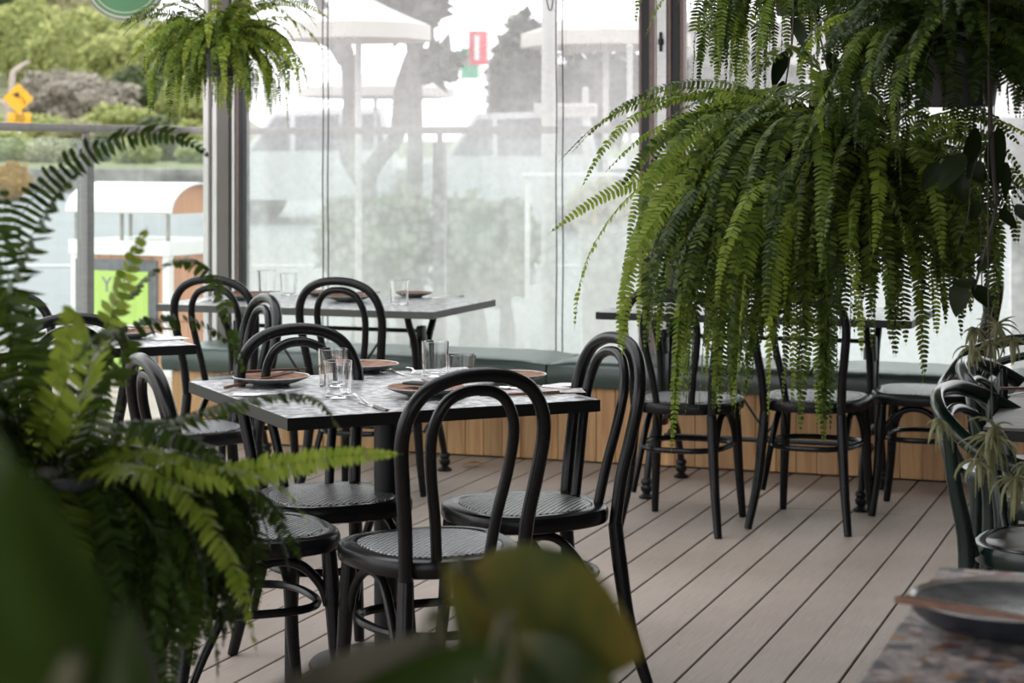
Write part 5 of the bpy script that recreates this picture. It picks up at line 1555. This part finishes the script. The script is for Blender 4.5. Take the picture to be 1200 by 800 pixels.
# white rail outside
Yw = 12.0; x0w, x1w = px2X(612, Yw), px2X(912, Yw)
wr = thing('outdoor_rail', 'white waist-high rail outside the blinds, running behind the white planter', 'rail', cw((x0w + x1w) / 2, Yw, -0.16), YAW)
zw = EYE - (205 - HOR) * Yw / F + 0.16
MB().box((0, 0, zw), (x1w - x0w, 0.06, 0.025), bev=0.004).build('top_bar', M['whitesteel'], wr)
for q in (-1, 0, 1):
    MB().box((q * (x1w - x0w) / 2 * 0.96, 0, (zw - 0.013) / 2), (0.03, 0.03, zw - 0.013), bev=0.003).build('post', M['whitesteel'], wr)
# pale market umbrellas
M['canvas'] = plain('pale_canvas', (0.42, 0.40, 0.37), 0.85, var=0.05)
def umbrella(px, py, Y, r, label):
    X = px2X(px, Y); zb = zroad(X, Y); ze = EYE - (py - HOR) * Y / F - zb
    t = thing('market_umbrella', label, 'umbrella', cw(X, Y, zb), YAW)
    n = 8; top = []; vs = []; fs = []
    for j in range(5):
        q = j / 4
        for k in range(n * 4):
            th = 2 * PI * k / (n * 4); sc = 1 - 0.05 * abs(math.sin(th * n / 2))
            vs.append((r * q * sc * math.cos(th), r * q * sc * math.sin(th), ze + 0.22 * (1 - q) ** 1.1))
    for j in range(4):
        for k in range(n * 4):
            l = (k + 1) % (n * 4); fs.append((j * n * 4 + k, j * n * 4 + l, (j + 1) * n * 4 + l, (j + 1) * n * 4 + k))
    b = len(vs); 
    for k in range(n * 4):
        v = vs[4 * n * 4 + k]; vs.append((v[0], v[1], v[2] - 0.10))
    for k in range(n * 4):
        l = (k + 1) % (n * 4); fs.append((4 * n * 4 + k, 4 * n * 4 + l, b + l, b + k))
    MB().add(vs, fs).build('canopy', M['canvas'], t)
    MB().lathe([(0.022, 0.0), (0.022, ze + 0.19)], 12).build('pole', M['signwhite'], t)
    MB().lathe([(0.0, 0.0), (0.22, 0.0), (0.22, 0.05), (0.04, 0.07)], 20).build('base', M['signwhite'], t)
    for k in range(n):
        th = 2 * PI * k / n
        MB().tube([Vector((0.02 * math.cos(th), 0.02 * math.sin(th), ze + 0.18)), Vector((r * 0.94 * math.cos(th), r * 0.94 * math.sin(th), ze + 0.005))], 0.008, 5).build('rib', M['alusat'], t)
    return t
umbrella(420, 30, 13.2, 0.48, 'pale market umbrella outside at the top of the long blind, above the forked tree')
umbrella(440, 104, 22.6, 0.9, 'farther pale market umbrella outside, level with the fork of the trees')
umbrella(710, 40, 14.5, 0.62, 'pale market umbrella outside, beside the dark window post')
# red and green shop banners
def banner(px0, py0, px1, py1, Y, c, label, glyph=False):
    X = px2X((px0 + px1) / 2, Y); zb = zroad(X, Y); w = (px1 - px0) * Y / F; zt_ = EYE - (py0 - HOR) * Y / F - zb; z1 = EYE - (py1 - HOR) * Y / F - zb
    t = thing('street_banner', label, 'banner', cw(X, Y, zb), YAW)
    MB().lathe([(0.009, 0), (0.009, zt_ + 0.05), (0, zt_ + 0.06)], 10, (w / 2 + 0.015, 0, 0)).build('pole', M['alusat'], t)
    mb = MB(); vs = []; fs = []; m = 10
    for s in (0, 1):
        for j in range(m + 1):
            for i in range(m + 1):
                vs.append((-w / 2 + w * i / m, 0.012 * math.sin(4 * i / m + j * 0.3) + s * 0.003, z1 + (zt_ - z1) * j / m))
    k2 = (m + 1) ** 2
    for j in range(m):
        for i in range(m):
            k = j * (m + 1) + i; fs.append((k, k + 1, k + m + 2, k + m + 1)); fs.append((k2 + k, k2 + k + m + 1, k2 + k + m + 2, k2 + k + 1))
    mt = plain('banner_cloth_' + name_of(c), c, 0.8, var=0.08)
    MB().add(vs, fs).build('cloth', mt, t)
    if glyph:
        MB().box((-0.01, -0.03, (zt_ + z1) / 2), (w * 0.28, 0.012, (zt_ - z1) * 0.72), bev=0.01).build('pale_stripe', M['whitesteel'], t)
def name_of(c): return 'red' if c[0] > c[1] else 'green'
banner(549, 36, 571, 76, 21, (0.75, 0.05, 0.09), 'red vertical banner with pale stripe, seen through the blind at the top', True)
banner(540, 56, 561, 92, 21.6, (0.05, 0.42, 0.24), 'green banner partly behind the red one, seen through the blind')
# pale building across the street on the right
M['render'] = plain('pale_render', (0.62, 0.60, 0.58), 0.8, var=0.05, scale=0.7)
bd = thing('pale_building', 'pale low building with dark window bands across the street, behind the right-hand blind', 'building', cw(px2X(1060, 27), 27, zroad(0, 27)), YAW)
MB().box((0, 1.0, 1.2), (6.4, 2.0, 2.6), bev=0.02).build('wall', M['render'], bd, smooth=False)
MB().box((0, 0.6, 2.56), (6.8, 3.0, 0.16), bev=0.02).build('roof', M['whitesteel'], bd, smooth=False)
for k in range(6):
    wf = MB().box((-2.6 + k * 1.04, -0.02, 0.95), (0.94, 0.06, 0.72), bev=0.004).build('window', M['whitesteel'], bd, smooth=False)
    MB().box((-2.6 + k * 1.04, -0.05, 0.95), (0.84, 0.02, 0.62)).build('pane', M['postergrey'], wf, smooth=False)
# round green sign hung outside the deck edge
M['signgreen'] = plain('sign_green', (0.10, 0.28, 0.13), 0.5, var=0.05)
M['cream'] = plain('sign_cream', (0.62, 0.60, 0.45), 0.5, var=0.03)
M['signgrey'] = plain('sign_edge_grey', (0.22, 0.24, 0.27), 0.4)
c = at(147, -24, 9.55)
rs = thing('round_sign', 'round green hanging sign with cream rings at the top left', 'sign', tuple(c), YAW + R(4))
def disc(r0, r1, y0, y1, mat, nm):
    b = MB().lathe([(r0, y0), (r1, y0), (r1, y1), (r0, y1)] if r0 > 0 else [(0, y0), (r1, y0), (r1, y1), (0, y1)], 56, close=(r0 > 0))
    b.xf(Matrix.Rotation(PI / 2, 4, 'X')); return b.build(nm, mat, rs)
disc(0, 0.190, -0.02, 0.02, M['signgreen'], 'sign_face')
disc(0.190, 0.198, -0.024, 0.024, M['signgrey'], 'sign_rim')
disc(0.179, 0.187, 0.019, 0.022, M['cream'], 'outer_ring')
disc(0.158, 0.163, 0.019, 0.022, M['cream'], 'inner_ring')
for sx_ in (-0.12, 0.12):
    MB().tube([Vector((sx_, 0, 0.15)), Vector((sx_, 0, 2.685 - c.z))], 0.005, 6).build('hanger_rod', M['wire'], rs)
# dry leaf on the deck
p = on(542, 547, 0.0)
lf = leaf_blade((0, 0, 0.004), (0.09, 0.03, 0.008), 0.05, (0, 1, 0), random.Random(4), bend=0.12, n=8, m=4)
o = lf.build('fallen_leaf', plain('dry_orange_leaf', (0.34, 0.15, 0.07), 0.8, var=0.3), None, loc=(p.x, p.y, 0.006)); tag(o, 'small dry orange leaf fallen on the deck near the bench', 'leaf')

# ------------------------------------------------------------------ sky, camera, output
w = bpy.data.worlds.new('overcast'); bpy.context.scene.world = w; w.use_nodes = True
nt = w.node_tree; bg = nt.nodes['Background']
tc = nt.nodes.new('ShaderNodeTexCoord'); sp = nt.nodes.new('ShaderNodeSeparateXYZ'); nt.links.new(tc.outputs['Generated'], sp.inputs['Vector'])
rp = ramp(nt, [(0.45, (0.80, 0.81, 0.84)), (0.62, (1.0, 0.985, 1.0)), (1.0, (0.93, 0.95, 1.0))])
mr = nt.nodes.new('ShaderNodeMapRange'); mr.inputs['From Min'].default_value = -1; mr.inputs['From Max'].default_value = 1
nt.links.new(sp.outputs['Z'], mr.inputs['Value']); nt.links.new(mr.outputs['Result'], rp.inputs['Fac'])
nt.links.new(rp.outputs['Color'], bg.inputs['Color']); bg.inputs['Strength'].default_value = 3.0

cam = bpy.data.cameras.new('camera'); co = bpy.data.objects.new('camera', cam); col.objects.link(co)
co.location = (0, 0, EYE); co.rotation_euler = (PI / 2, 0, YAW)
cam.sensor_fit = 'HORIZONTAL'; cam.sensor_width = 36.0; cam.lens = F / 1200 * 36.0
cam.shift_y = -(400 - HOR) / 1200
cam.clip_start = 0.05; cam.clip_end = 300
cam.dof.use_dof = True; cam.dof.focus_distance = 5.2; cam.dof.aperture_fstop = cam.lens / 1000 / 0.013
sc = bpy.context.scene
sc.camera = co
sc.view_settings.view_transform = 'Standard'; sc.view_settings.look = 'None'
sc.view_settings.exposure = 0.0; sc.view_settings.gamma = 1.0; sc.view_settings.use_curve_mapping = False
sc.cycles.transparent_max_bounces = 32
sc.cycles.max_bounces = 10
sc.cycles.use_denoising = True
